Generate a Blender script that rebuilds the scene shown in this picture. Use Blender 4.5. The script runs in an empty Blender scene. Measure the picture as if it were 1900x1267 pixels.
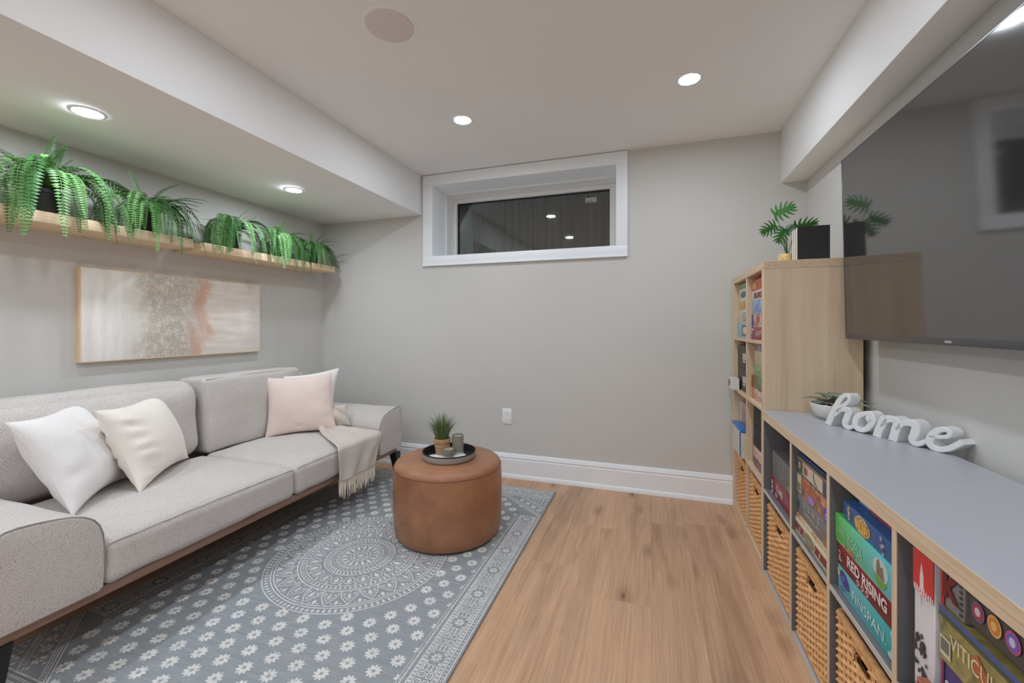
import bpy, bmesh, math, random
from mathutils import Vector, Matrix, noise as mnoise

C = bpy.context.scene
COL = C.collection
PI = math.pi
sin, cos, rad = math.sin, math.cos, math.radians

# ------------------------------------------------------------------ camera, world, exposure
TH = math.atan(259 / 781.0)
cd = bpy.data.cameras.new('camera')
cam = bpy.data.objects.new('camera', cd)
COL.objects.link(cam)
cam.location = (0, 0, 1.166)
cam.rotation_euler = (PI / 2, 0, TH)
cd.sensor_width = 36
cd.lens = 781.0 / 1900 * 36
cd.shift_y = -29.5 / 1900
cd.clip_start = 0.02
C.camera = cam

w = bpy.data.worlds.new('night')
C.world = w
w.use_nodes = True
w.node_tree.nodes['Background'].inputs[0].default_value = (0.010, 0.012, 0.016, 1)
w.node_tree.nodes['Background'].inputs[1].default_value = 1.0

C.view_settings.view_transform = 'Standard'
C.view_settings.look = 'None'
C.view_settings.gamma = 1.0
C.view_settings.use_curve_mapping = False
C.view_settings.exposure = 0.0
C.cycles.use_denoising = True
C.cycles.diffuse_bounces = 8
C.cycles.max_bounces = 12
C.cycles.transparent_max_bounces = 12
C.cycles.sample_clamp_indirect = 6.0
LAMP = 238.0                       # radiance of every recessed lamp's lens


# ------------------------------------------------------------------ colour and materials
def S(r, g, b):
    def f(c):
        c /= 255.0
        return c / 12.92 if c <= 0.04045 else ((c + 0.055) / 1.055) ** 2.4
    return (f(r), f(g), f(b))


def sc(c, k):
    return tuple(min(0.95, x * k) for x in c)


def mixc(a, b, t):
    return tuple(x * (1 - t) + y * t for x, y in zip(a, b))


def c4(c):
    return (c[0], c[1], c[2], 1)


def base(name, rough=0.6, spec=0.5):
    m = bpy.data.materials.new(name)
    m.use_nodes = True
    nt = m.node_tree
    bs = nt.nodes['Principled BSDF']
    bs.inputs['Roughness'].default_value = rough
    bs.inputs['Specular IOR Level'].default_value = spec
    return m, nt, bs


def coords(nt, scale=(1, 1, 1), rnd=True, kind='Object'):
    tc = nt.nodes.new('ShaderNodeTexCoord')
    mp = nt.nodes.new('ShaderNodeMapping')
    mp.inputs['Scale'].default_value = scale
    nt.links.new(tc.outputs[kind], mp.inputs['Vector'])
    if rnd:
        oi = nt.nodes.new('ShaderNodeObjectInfo')
        mu = nt.nodes.new('ShaderNodeMath')
        mu.operation = 'MULTIPLY'
        mu.inputs[1].default_value = 37.0
        nt.links.new(oi.outputs['Random'], mu.inputs[0])
        nt.links.new(mu.outputs[0], mp.inputs['Location'])
    return mp.outputs['Vector']


def noise_tex(nt, vec, scale, detail=3, rough=0.55, dist=0.0):
    n = nt.nodes.new('ShaderNodeTexNoise')
    n.inputs['Scale'].default_value = scale
    n.inputs['Detail'].default_value = detail
    n.inputs['Roughness'].default_value = rough
    n.inputs['Distortion'].default_value = dist
    nt.links.new(vec, n.inputs['Vector'])
    return n.outputs['Fac']


def ramp(nt, fac, stops, interp='LINEAR'):
    r = nt.nodes.new('ShaderNodeValToRGB')
    r.color_ramp.interpolation = interp
    e = r.color_ramp.elements
    while len(e) < len(stops):
        e.new(0.5)
    for i, (p, c) in enumerate(stops):
        e[i].position = p
        e[i].color = c4(c)
    nt.links.new(fac, r.inputs['Fac'])
    return r.outputs['Color']


def mixn(nt, fac, a, b, mode='MIX'):
    m = nt.nodes.new('ShaderNodeMix')
    m.data_type = 'RGBA'
    m.blend_type = mode
    if isinstance(fac, float):
        m.inputs[0].default_value = fac
    else:
        nt.links.new(fac, m.inputs[0])
    for s, v in ((6, a), (7, b)):
        if isinstance(v, tuple):
            m.inputs[s].default_value = c4(v)
        else:
            nt.links.new(v, m.inputs[s])
    return m.outputs[2]


def bumpn(nt, bs, h, strength, dist=0.002):
    b = nt.nodes.new('ShaderNodeBump')
    b.inputs['Strength'].default_value = strength
    b.inputs['Distance'].default_value = dist
    nt.links.new(h, b.inputs['Height'])
    nt.links.new(b.outputs['Normal'], bs.inputs['Normal'])


def M(name, col, rough=0.6, spec=0.5, var=0.06, scale=8, stretch=(1, 1, 1), bump=0.0, bscale=200, metal=0.0, bdist=0.002):
    m, nt, bs = base(name, rough, spec)
    v = coords(nt, stretch)
    f = noise_tex(nt, v, scale, 4)
    nt.links.new(ramp(nt, f, [(0.3, sc(col, 1 - var)), (0.7, sc(col, 1 + var))]), bs.inputs['Base Color'])
    bs.inputs['Metallic'].default_value = metal
    if bump:
        bumpn(nt, bs, noise_tex(nt, coords(nt, (1, 1, 1)), bscale, 2), bump, bdist)
    return m


def fabric(name, col, dark, speck=0.5, scale=500, bump=0.35, sheen=0.15, light=None):
    m, nt, bs = base(name, 0.9, 0.2)
    v = coords(nt, (1, 1, 1))
    f = noise_tex(nt, v, scale, 2, 0.7)
    big = noise_tex(nt, v, 5, 3)
    col2 = light or sc(col, 1.12)
    c1 = ramp(nt, f, [(0.32, dark), (0.32 + 0.28 * speck, col), (0.62, col), (0.78, col2)])
    c2 = ramp(nt, big, [(0.3, (0.93, 0.93, 0.93)), (0.7, (1, 1, 1))])
    nt.links.new(mixn(nt, 1.0, c1, c2, 'MULTIPLY'), bs.inputs['Base Color'])
    bs.inputs['Sheen Weight'].default_value = sheen
    bumpn(nt, bs, noise_tex(nt, v, scale * 0.8, 2), bump, 0.0015)
    return m


def wood(name, light, dark, axis='Z', across=16.0, along=1.1, tone=0.0, knots=False, rough=0.5, fine=0.18, bands=0.0):
    m, nt, bs = base(name, rough, 0.35)
    s = [across] * 3
    s['XYZ'.index(axis)] = along
    v = coords(nt, tuple(s))
    f = noise_tex(nt, v, 1.0, 6, 0.6, 0.9)
    c = ramp(nt, f, [(0.28, dark), (0.5, mixc(dark, light, 0.65)), (0.72, light)])
    s2 = [across * 16] * 3
    s2['XYZ'.index(axis)] = along * 5
    g = noise_tex(nt, coords(nt, tuple(s2)), 1.0, 3, 0.6)
    gr = ramp(nt, g, [(0.3, (1 - fine, 1 - fine, 1 - fine)), (0.65, (1, 1, 1))])
    c = mixn(nt, 1.0, c, gr, 'MULTIPLY')
    if bands:
        s3 = [7.5, 7.5, 7.5]
        s3['XYZ'.index(axis)] = 0.02
        vv = nt.nodes.new('ShaderNodeTexVoronoi')
        vv.inputs['Scale'].default_value = 1.0
        nt.links.new(coords(nt, tuple(s3)), vv.inputs['Vector'])
        bw = nt.nodes.new('ShaderNodeRGBToBW')
        nt.links.new(vv.outputs['Color'], bw.inputs[0])
        c = mixn(nt, 1.0, c, ramp(nt, bw.outputs[0], [(0.2, (1 - bands,) * 3), (0.8, (1, 1, 1))]), 'MULTIPLY')
    if tone:
        oi = nt.nodes.new('ShaderNodeObjectInfo')
        c = mixn(nt, 1.0, c, ramp(nt, oi.outputs['Random'], [(0.0, (1 - tone, 1 - tone * 1.05, 1 - tone * 1.1)), (1.0, (1, 1, 1))]), 'MULTIPLY')
    if knots:
        sk = [6.2] * 3
        sk['XYZ'.index(axis)] = 2.5
        vk = coords(nt, tuple(sk))
        vo = nt.nodes.new('ShaderNodeTexVoronoi')
        vo.inputs['Scale'].default_value = 1.0
        nt.links.new(vk, vo.inputs['Vector'])
        kn = ramp(nt, vo.outputs['Distance'], [(0.040, (0.22, 0.19, 0.17)), (0.085, (0.70, 0.68, 0.66)), (0.26, (1, 1, 1))])
        c = mixn(nt, 0.9, c, kn, 'MULTIPLY')
        sm = [2.6] * 3
        sm['XYZ'.index(axis)] = 0.9
        gs = noise_tex(nt, coords(nt, tuple(sm)), 1.0, 3, 0.6, 0.6)
        c = mixn(nt, 0.75, c, ramp(nt, gs, [(0.3, (0.70, 0.73, 0.74)), (0.48, (1, 1, 1))]), 'MULTIPLY')
    nt.links.new(c, bs.inputs['Base Color'])
    bumpn(nt, bs, g, 0.12, 0.0008)
    return m


def art(name, cols, scale=14, rough=0.35, interp='CONSTANT', stretch=(1, 1, 1), dist=1.5):
    """busy printed picture: blotches of several inks"""
    m, nt, bs = base(name, rough, 0.4)
    f = noise_tex(nt, coords(nt, stretch), scale, 3, 0.6, dist)
    n = len(cols)
    st = [(0.30 + 0.40 * i / max(1, n - 1), c) for i, c in enumerate(cols)]
    nt.links.new(ramp(nt, f, st, interp), bs.inputs['Base Color'])
    return m


PLAIN = {}


def ink(col, rough=0.4):
    k = (tuple(round(c, 3) for c in col), rough)
    if k not in PLAIN:
        PLAIN[k] = M('printed_ink', col, rough, 0.4, 0.03, 30)
    return PLAIN[k]


# ------------------------------------------------------------------ mesh helpers
class B:
    def __init__(s):
        s.bm = bmesh.new()

    def box(s, x0, x1, y0, y1, z0, z1, bev=0.0, seg=2):
        v = [s.bm.verts.new(p) for p in ((x0, y0, z0), (x1, y0, z0), (x1, y1, z0), (x0, y1, z0), (x0, y0, z1), (x1, y0, z1), (x1, y1, z1), (x0, y1, z1))]
        fs = [s.bm.faces.new([v[i] for i in q]) for q in ((3, 2, 1, 0), (4, 5, 6, 7), (0, 1, 5, 4), (1, 2, 6, 5), (2, 3, 7, 6), (3, 0, 4, 7))]
        if bev:
            es = list({e for f in fs for e in f.edges})
            bmesh.ops.bevel(s.bm, geom=es, offset=bev, segments=seg, affect='EDGES', profile=0.5)
        return s

    def quad(s, pts):
        s.bm.faces.new([s.bm.verts.new(p) for p in pts])
        return s

    def soft(s, x0, x1, y0, y1, z0, z1, r, puff=(0, 0, 0, 0, 0, 0), n=10, k=4, wr=0.0, seed=0):
        """rounded, slightly stuffed box; puff = swell of -x,+x,-y,+y,-z,+z faces"""
        lo, hi = (x0, y0, z0), (x1, y1, z1)
        ax = []
        for a in range(3):
            h = (hi[a] - lo[a]) / 2
            rr = min(r, h * 0.98)
            L = [-h + rr * (1 - cos(PI / 2 * i / k)) for i in range(k)]
            mid = [-h + rr + (2 * h - 2 * rr) * i / n for i in range(n + 1)]
            ax.append((h, rr, L + mid + [-q for q in reversed(L)]))
        cen = Vector([(lo[a] + hi[a]) / 2 for a in range(3)])
        cache = {}

        def vert(p):
            key = tuple(round(q, 6) for q in p)
            if key in cache:
                return cache[key]
            inn = Vector([max(-ax[a][0] + ax[a][1], min(ax[a][0] - ax[a][1], p[a])) for a in range(3)])
            d = Vector(p) - inn
            if d.length < 1e-9:
                q = Vector(p)
            else:
                q = inn + Vector([d[a] for a in range(3)]).normalized() * min(ax[a][1] for a in range(3))
            o = q.copy()
            u = [p[a] / ax[a][0] for a in range(3)]
            for a in range(3):
                b1, b2 = [t for t in range(3) if t != a]
                sh = max(0, 1 - u[b1] ** 4) * max(0, 1 - u[b2] ** 4)
                if u[a] > 0.6:
                    o[a] += puff[2 * a + 1] * sh
                elif u[a] < -0.6:
                    o[a] -= puff[2 * a] * sh
            if wr:
                o += Vector(mnoise.noise_vector((q + cen) * 9 + Vector((seed, 0, 0)))) * wr
            cache[key] = s.bm.verts.new(o + cen)
            return cache[key]
        for a in range(3):
            b1, b2 = [t for t in range(3) if t != a]
            for sgn in (-1, 1):
                A, Bq = ax[b1][2], ax[b2][2]
                for i in range(len(A) - 1):
                    for j in range(len(Bq) - 1):
                        q = []
                        for (ii, jj) in ((i, j), (i + 1, j), (i + 1, j + 1), (i, j + 1)):
                            p = [0, 0, 0]
                            p[a] = sgn * ax[a][0]
                            p[b1] = A[ii]
                            p[b2] = Bq[jj]
                            q.append(vert(p))
                        if len(set(q)) == 4:
                            try:
                                s.bm.faces.new(q)
                            except ValueError:
                                pass
        bmesh.ops.recalc_face_normals(s.bm, faces=s.bm.faces[:])
        return s

    def tube(s, pts, r, n=6, cap=True, closed=False, flat=1.0):
        pts = [Vector(p) for p in pts]
        m = len(pts)
        rs = r if isinstance(r, (list, tuple)) else [r] * m
        up = Vector((0, 0, 1))
        rings = []
        for i, p in enumerate(pts):
            if closed:
                t = pts[(i + 1) % m] - pts[i - 1]
            else:
                t = pts[min(i + 1, m - 1)] - pts[max(i - 1, 0)]
            if t.length < 1e-9:
                t = Vector((0, 0, 1))
            t.normalize()
            a = t.cross(up)
            if a.length < 0.05:
                a = t.cross(Vector((1, 0, 0)))
            a.normalize()
            b = a.cross(t)
            rings.append([s.bm.verts.new(p + (a * cos(2 * PI * k / n) + b * sin(2 * PI * k / n) * flat) * rs[i]) for k in range(n)])
        for i in range(m if closed else m - 1):
            A, Bq = rings[i], rings[(i + 1) % m]
            for k in range(n):
                s.bm.faces.new((A[k], Bq[k], Bq[(k + 1) % n], A[(k + 1) % n]))
        if cap and not closed:
            s.bm.faces.new(rings[0])
            s.bm.faces.new(list(reversed(rings[-1])))
        return s

    def lathe(s, prof, n=40, c=(0, 0, 0), caps=True):
        c = Vector(c)
        rings = []
        for r, z in prof:
            if r < 1e-6:
                rings.append([s.bm.verts.new(c + Vector((0, 0, z)))])
            else:
                rings.append([s.bm.verts.new(c + Vector((r * cos(2 * PI * k / n), r * sin(2 * PI * k / n), z))) for k in range(n)])
        for A, Bq in zip(rings, rings[1:]):
            if len(A) == 1 and len(Bq) == 1:
                continue
            for k in range(n):
                k2 = (k + 1) % n
                if len(A) == 1:
                    s.bm.faces.new((A[0], Bq[k2], Bq[k]))
                elif len(Bq) == 1:
                    s.bm.faces.new((A[k], A[k2], Bq[0]))
                else:
                    s.bm.faces.new((A[k], A[k2], Bq[k2], Bq[k]))
        if caps:
            if len(rings[0]) > 1:
                s.bm.faces.new(list(reversed(rings[0])))
            if len(rings[-1]) > 1:
                s.bm.faces.new(rings[-1])
        return s

    def prism(s, poly, f, d):
        """poly 2D points; f(a,b)->3D ; d = Vector thickness"""
        d = Vector(d)
        A = [s.bm.verts.new(Vector(f(*p))) for p in poly]
        Q = [s.bm.verts.new(Vector(f(*p)) + d) for p in poly]
        s.bm.faces.new(A)
        s.bm.faces.new(list(reversed(Q)))
        n = len(poly)
        for i in range(n):
            j = (i + 1) % n
            s.bm.faces.new((A[j], A[i], Q[i], Q[j]))
        return s

    def grid(s, fn, nu, nv):
        vs = [[s.bm.verts.new(fn(i / nu, j / nv)) for j in range(nv + 1)] for i in range(nu + 1)]
        for i in range(nu):
            for j in range(nv):
                s.bm.faces.new((vs[i][j], vs[i + 1][j], vs[i + 1][j + 1], vs[i][j + 1]))
        return s

    def fix(s):
        bmesh.ops.recalc_face_normals(s.bm, faces=s.bm.faces[:])
        return s


ORG = {}


def thing(name, label, cat, loc, group=None):
    o = bpy.data.objects.new(name, None)
    o.empty_display_size = 0.05
    COL.objects.link(o)
    o.location = loc
    o['label'] = label
    o['category'] = cat
    if group:
        o['group'] = group
    ORG[o.name] = Vector(loc)
    return o


def mesh_of(b, mat, org, smooth=40):
    b.bm.transform(Matrix.Translation(-org))
    me = bpy.data.meshes.new('m')
    b.bm.to_mesh(me)
    b.bm.free()
    if mat:
        me.materials.append(mat)
    if smooth:
        me.shade_smooth()
        me.set_sharp_from_angle(angle=rad(smooth))
    return me


def obj(name, b, mat, parent=None, org=None, smooth=40, label=None, kind=None):
    """parts: parent given; geometry is handed over in world coordinates"""
    if parent is not None:
        og = ORG[parent.name]
    else:
        og = Vector(org or (0, 0, 0))
    o = bpy.data.objects.new(name, mesh_of(b, mat, og, smooth))
    COL.objects.link(o)
    if parent is not None:
        o.parent = parent
    else:
        o.location = og
    ORG[o.name] = og
    if label:
        o['label'] = label
    if kind:
        o['kind'] = kind
    return o


def tag(o, label, cat, group=None):
    o['label'] = label
    o['category'] = cat
    if group:
        o['group'] = group
    return o


def struct(name, b, mat, org=(0, 0, 0), smooth=40):
    return obj(name, b, mat, None, org, smooth, None, 'structure')


def lettering(text, mat, parent, mtx, width=None, height=None, thick=0.0003, name='lettering', bold=0.0, sx=1.0):
    cu = bpy.data.curves.new('t', 'FONT')
    cu.body = text
    cu.size = 1.0
    cu.align_x = 'CENTER'
    cu.align_y = 'CENTER'
    cu.resolution_u = 3
    cu.offset = bold
    t = bpy.data.objects.new('t', cu)
    COL.objects.link(t)
    dg = bpy.context.evaluated_depsgraph_get()
    me = bpy.data.meshes.new_from_object(t.evaluated_get(dg))
    bpy.data.objects.remove(t)
    bpy.data.curves.remove(cu)
    xs = [v.co.x for v in me.vertices]
    ys = [v.co.y for v in me.vertices]
    W, H = max(xs) - min(xs), max(ys) - min(ys)
    cx, cy = (max(xs) + min(xs)) / 2, (max(ys) + min(ys)) / 2
    kx = ky = 1
    if width and height:
        kx, ky = width / W, height / H
    elif width:
        kx = ky = width / W
    elif height:
        kx = ky = height / H
        kx *= sx
    og = ORG[parent.name]
    mm = Matrix.Translation(-og) @ mtx @ Matrix.Diagonal((kx, ky, 1, 1)) @ Matrix.Translation((-cx, -cy, 0))
    me.transform(mm)
    me.materials.clear()
    me.materials.append(mat)
    o = bpy.data.objects.new(name, me)
    COL.objects.link(o)
    o.parent = parent
    ORG[o.name] = og
    return o


def face_mx(x, y, z):
    """print on a face that looks along -X (read from the room): right is -Y"""
    return Matrix(((0, 0, -1, x), (-1, 0, 0, y), (0, 1, 0, z), (0, 0, 0, 1)))


# ------------------------------------------------------------------ materials
K = 1.62                                                   # photographed colour -> albedo under this room's light
WALL = S(168, 167, 163.5)
mat_wall = M('wall_paint', sc(WALL, 1.60), 0.75, 0.25, 0.015, 2.0, bump=0.05, bscale=260)
mat_ceil = M('ceiling_paint', S(241, 241, 240), 0.85, 0.2, 0.012, 2.0)
mat_trim = M('white_trim_paint', S(242, 246, 250), 0.4, 0.4, 0.01, 3)
mat_vinyl = M('white_vinyl', S(242, 242, 240), 0.35, 0.4, 0.01, 3)
mat_plank = wood('oak_plank', sc(S(186, 151, 122), 1.50), sc(S(158, 125, 98), 1.45), 'Y', 15, 0.9, tone=0.13, knots=True, rough=0.42, fine=0.24)
mat_slab = M('floor_slab', S(90, 70, 55), 0.8)
mat_oak = wood('oak_veneer', sc(S(200, 180, 154), 1.5), sc(S(176, 154, 126), 1.5), 'Z', 14, 0.7, rough=0.5, bands=0.09, fine=0.10)
mat_oak_y = wood('oak_edge', sc(S(200, 179, 152), 1.42), sc(S(178, 155, 127), 1.42), 'Y', 60, 2.5, rough=0.5)
mat_oak_z = wood('oak_edge_upright', sc(S(200, 179, 152), 1.42), sc(S(178, 155, 127), 1.42), 'Z', 60, 2.5, rough=0.5)
mat_shelfwood = wood('pale_shelf_wood', sc(S(214, 190, 160), 1.35), sc(S(188, 162, 130), 1.35), 'Y', 22, 1.2, rough=0.5)
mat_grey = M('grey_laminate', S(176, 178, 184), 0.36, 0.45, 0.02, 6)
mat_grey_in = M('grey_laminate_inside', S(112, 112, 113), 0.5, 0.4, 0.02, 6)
mat_sofa = fabric('heather_grey_fabric', sc(S(176, 171, 167), 1.45), sc(S(112, 106, 102), 1.35), 0.48, 360, 0.5)
mat_pipe = M('sofa_seam', sc(S(140, 135, 132), 1.2), 0.9, 0.2)
mat_walnut = wood('walnut_rail', S(164, 134, 118), S(132, 104, 90), 'Y', 30, 1.5, rough=0.5)
mat_black = M('black_metal', S(30, 30, 31), 0.45, 0.4)
mat_white_pillow = fabric('white_pillow_cloth', sc(S(208, 205, 203), 1.4), sc(S(186, 182, 180), 1.38), 0.4, 380, 0.2)
mat_cream = fabric('cream_velvet', sc(S(212, 205, 197), 1.36), sc(S(194, 185, 174), 1.36), 0.4, 500, 0.12, 0.4)
mat_blush = fabric('blush_velvet', sc(S(206, 189, 181), 1.36), sc(S(192, 172, 161), 1.36), 0.4, 500, 0.12, 0.45)
mat_taupe = fabric('taupe_satin', sc(S(178, 170, 160), 1.36), sc(S(160, 152, 142), 1.36), 0.4, 400, 0.12, 0.3)
mat_throw = fabric('throw_wool', sc(S(186, 177, 168), 1.36), sc(S(160, 150, 140), 1.36), 0.4, 600, 0.3)
mat_fringe = M('throw_fringe', sc(S(205, 195, 180), 1.3), 0.9, 0.2)


def leather():
    m, nt, bs = base('tan_leather', 0.42, 0.45)
    v = coords(nt)
    c = ramp(nt, noise_tex(nt, v, 5, 4, 0.6, 0.4), [(0.3, sc(S(128, 88, 64), 1.2)), (0.7, sc(S(160, 113, 82), 1.2))])
    nt.links.new(c, bs.inputs['Base Color'])
    bumpn(nt, bs, noise_tex(nt, v, 160, 3), 0.12, 0.001)
    return m


mat_leather = leather()
mat_leather_dark = M('leather_piping', sc(S(120, 74, 48), 1.2), 0.5)


def fern_mat(name, a, b):
    m, nt, bs = base(name, 0.42, 0.5)
    oi = nt.nodes.new('ShaderNodeObjectInfo')
    c1 = ramp(nt, oi.outputs['Random'], [(0.0, a), (0.55, mixc(a, b, 0.5)), (1.0, b)])
    f = noise_tex(nt, coords(nt), 25, 2)
    c = mixn(nt, 1.0, c1, ramp(nt, f, [(0.3, (0.72, 0.78, 0.7)), (0.65, (1, 1, 1))]), 'MULTIPLY')
    nt.links.new(c, bs.inputs['Base Color'])
    return m


mat_fern = fern_mat('fern_green', S(54, 112, 50), S(128, 176, 106))
mat_philo = fern_mat('philodendron_green', S(38, 92, 44), S(74, 138, 62))
mat_blade = fern_mat('grass_green', S(96, 116, 70), S(150, 168, 112))
mat_sage = fern_mat('sage_leaf', S(172, 180, 160), S(206, 211, 192))
mat_rust = M('rust_leaf', S(150, 112, 90), 0.6)
mat_pot = M('black_pot', S(38, 38, 38), 0.5, 0.4)
mat_soil = M('dark_soil', S(46, 40, 34), 0.9, 0.2, 0.3, 60)


def wicker_mat():
    m, nt, bs = base('wicker', 0.55, 0.35)
    f = noise_tex(nt, coords(nt, (1, 1, 2.2)), 34, 3)
    nt.links.new(ramp(nt, f, [(0.3, sc(S(176, 128, 80), 1.3)), (0.7, sc(S(212, 166, 114), 1.3))]), bs.inputs['Base Color'])
    return m


mat_wicker = wicker_mat()
mat_wicker_in = M('wicker_gap_shade', S(150, 100, 54), 0.7)  # darker wicker: shade inside the basket put into the colour


def lamp_mat():
    m = bpy.data.materials.new('lamp_lens')
    m.use_nodes = True
    nt = m.node_tree
    nt.nodes.clear()
    e = nt.nodes.new('ShaderNodeEmission')
    e.inputs['Color'].default_value = (0.89, 0.975, 1.08, 1)
    e.inputs['Strength'].default_value = LAMP
    o = nt.nodes.new('ShaderNodeOutputMaterial')
    nt.links.new(e.outputs[0], o.inputs[0])
    return m


mat_lamp = lamp_mat()


def glass_mat():
    m = bpy.data.materials.new('window_glass')
    m.use_nodes = True
    nt = m.node_tree
    nt.nodes.clear()
    t = nt.nodes.new('ShaderNodeBsdfTransparent')
    t.inputs[0].default_value = (0.82, 0.87, 0.86, 1)
    g = nt.nodes.new('ShaderNodeBsdfGlossy')
    g.inputs['Roughness'].default_value = 0.02
    f = nt.nodes.new('ShaderNodeFresnel')
    f.inputs['IOR'].default_value = 2.1
    mx = nt.nodes.new('ShaderNodeMixShader')
    nt.links.new(f.outputs[0], mx.inputs[0])
    nt.links.new(t.outputs[0], mx.inputs[1])
    nt.links.new(g.outputs[0], mx.inputs[2])
    o = nt.nodes.new('ShaderNodeOutputMaterial')
    nt.links.new(mx.outputs[0], o.inputs[0])
    return m


mat_glass = glass_mat()


def screen_mat():
    m, nt, bs = base('tv_screen', 0.07, 0.5)
    f = noise_tex(nt, coords(nt), 3, 2)
    nt.links.new(ramp(nt, f, [(0.3, (0.028, 0.028, 0.028)), (0.7, (0.033, 0.033, 0.033))]), bs.inputs['Base Color'])
    bs.inputs['IOR'].default_value = 2.5
    return m


mat_screen = screen_mat()
mat_bezel = M('tv_bezel', S(74, 74, 76), 0.3, 0.5)
mat_book_black = M('black_cloth', S(52, 51, 53), 0.7, 0.3, 0.05, 20)
mat_paper = M('paper', S(250, 242, 226), 0.8, 0.2, 0.03, 30)
mat_white_gloss = M('white_lacquer', S(232, 232, 232), 0.4, 0.4, 0.01, 4)
mat_ceramic = M('white_ceramic', S(226, 224, 220), 0.3, 0.5, 0.01, 4)

# ------------------------------------------------------------------ room shell
XL, XR, YB, YF, ZC = -2.815, 0.917, 3.073, -2.6, 2.40
SX, SZ = -1.804, 2.076              # drop ceiling over the sofa: edge and height
BX, BZ = 0.779, 2.069               # beam over the cabinets
fl = struct('floor', B().box(XL, XR, YF, YB, -0.12, -0.008), mat_slab, (0, 0, 0))
rnd = random.Random(5)
WPL = 0.19
known = {-1: 1.835, 0: 2.62, 2: 2.098, -3: 2.02, 1: 1.46, -2: 1.25}
col = math.floor(XL / WPL)
while col * WPL < XR:
    xa, xb = max(XL, col * WPL), min(XR, (col + 1) * WPL)
    j = known.get(col, rnd.uniform(1.2, 2.4))
    ys = [j + 1.22 * k for k in range(-5, 3)]
    ys = [YF] + [y for y in ys if YF + 0.05 < y < YB - 0.05] + [YB]
    for ya, yb in zip(ys, ys[1:]):
        obj('plank', B().box(xa + 0.0001, xb - 0.0001, ya + 0.0001, yb - 0.0001, -0.008, 0.0, 0.0003, 1), mat_plank, fl, smooth=0)
    col += 1

struct('wall_left', B().box(XL - 0.12, XL, YF - 0.12, YB + 0.45, 0, ZC + 0.1), mat_wall)
struct('wall_right', B().box(XR, XR + 0.12, YF - 0.12, YB + 0.45, 0, ZC + 0.1), mat_wall)
struct('wall_front', B().box(XL, XR, YF - 0.12, YF, 0, ZC + 0.1), mat_wall)
WX0, WX1, WZ0, WZ1 = -1.70, -0.239, 1.733, 2.308      # window opening
bb = B()
bb.box(XL, WX0 - 0.02, YB, YB + 0.45, 0, ZC + 0.1)
bb.box(WX1 + 0.02, XR, YB, YB + 0.45, 0, ZC + 0.1)
bb.box(WX0 - 0.02, WX1 + 0.02, YB, YB + 0.45, 0, WZ0 - 0.02)
bb.box(WX0 - 0.02, WX1 + 0.02, YB, YB + 0.45, WZ1 + 0.02, ZC + 0.1)
struct('wall_back', bb, mat_wall)
struct('ceiling', B().box(XL, XR, YF, YB, ZC, ZC + 0.1), mat_ceil)
struct('ceiling_bulkhead', B().box(XL, SX, YF, YB, SZ, ZC, 0.003, 2), mat_ceil)
struct('ceiling_beam', B().box(BX, XR, YF, YB, BZ, ZC, 0.003, 2), mat_ceil)


def base_profile():
    # (distance from the wall, height): square foot strip, flat board, stepped cap
    return [(0, 0), (0.026, 0), (0.026, 0.020), (0.020, 0.030), (0.0165, 0.031), (0.0165, 0.140), (0.0135, 0.143), (0.0135, 0.150), (0.0165, 0.156), (0.012, 0.170), (0.009, 0.180), (0, 0.183)]


pr = base_profile()
b = B().prism(pr, lambda d, z: (XL, YB - d, z), (XR - XL, 0, 0)).fix()
struct('baseboard_back', b, mat_trim)
b = B().prism(pr, lambda d, z: (XL + d, YF, z), (0, YB - YF - 0.027, 0)).fix()
struct('baseboard_left', b, mat_trim)
b = B().prism(pr, lambda d, z: (XR - d, YF, z), (0, 0.72 - YF, 0)).fix()
struct('baseboard_right', b, mat_trim)

# ------------------------------------------------------------------ window
win = bpy.data.objects.new('window_1', None)
COL.objects.link(win)
win.location = ((WX0 + WX1) / 2, YB, WZ0)
win['kind'] = 'structure'
ORG['window_1'] = Vector(win.location)
cz0, cz1, cx0, cx1 = 1.652, 2.395, -1.789, -0.160
ct = 0.017
obj('casing_top', B().box(cx0, cx1, YB - ct, YB, WZ1, cz1, 0.003), mat_trim, win)
obj('casing_bottom', B().box(cx0, cx1, YB - ct, YB, cz0 + 0.014, WZ0, 0.003), mat_trim, win)
obj('casing_lip', B().box(cx0, cx1, YB - ct - 0.006, YB, cz0, cz0 + 0.014, 0.002), mat_trim, win)
obj('casing_left', B().box(cx0, WX0, YB - ct, YB, WZ0, WZ1, 0.003), mat_trim, win)
obj('casing_right', B().box(WX1, cx1, YB - ct, YB, WZ0, WZ1, 0.003), mat_trim, win)
ji = 3.295
b = B()
b.box(WX0 - 0.019, WX0, YB - 0.001, ji, WZ0 - 0.019, WZ1 + 0.019)
b.box(WX1, WX1 + 0.019, YB - 0.001, ji, WZ0 - 0.019, WZ1 + 0.019)
b.box(WX0, WX1, YB - 0.001, ji, WZ0 - 0.019, WZ0)
b.box(WX0, WX1, YB - 0.001, ji, WZ1, WZ1 + 0.019)
obj('jamb_liner', b, mat_trim, win)
gx0, gx1, gz0, gz1, gy = -1.663, -0.317, 1.80, 2.262, 3.47


def ring_frame(b, x0, x1, z0, z1, X0, X1, Z0, Z1, y0, y1, bev=0.002):
    b.box(x0, X0, y0, y1, z0, z1, bev, 1)
    b.box(X1, x1, y0, y1, z0, z1, bev, 1)
    b.box(X0, X1, y0, y1, z0, Z0, bev, 1)
    b.box(X0, X1, y0, y1, Z1, z1, bev, 1)
    return b


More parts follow.
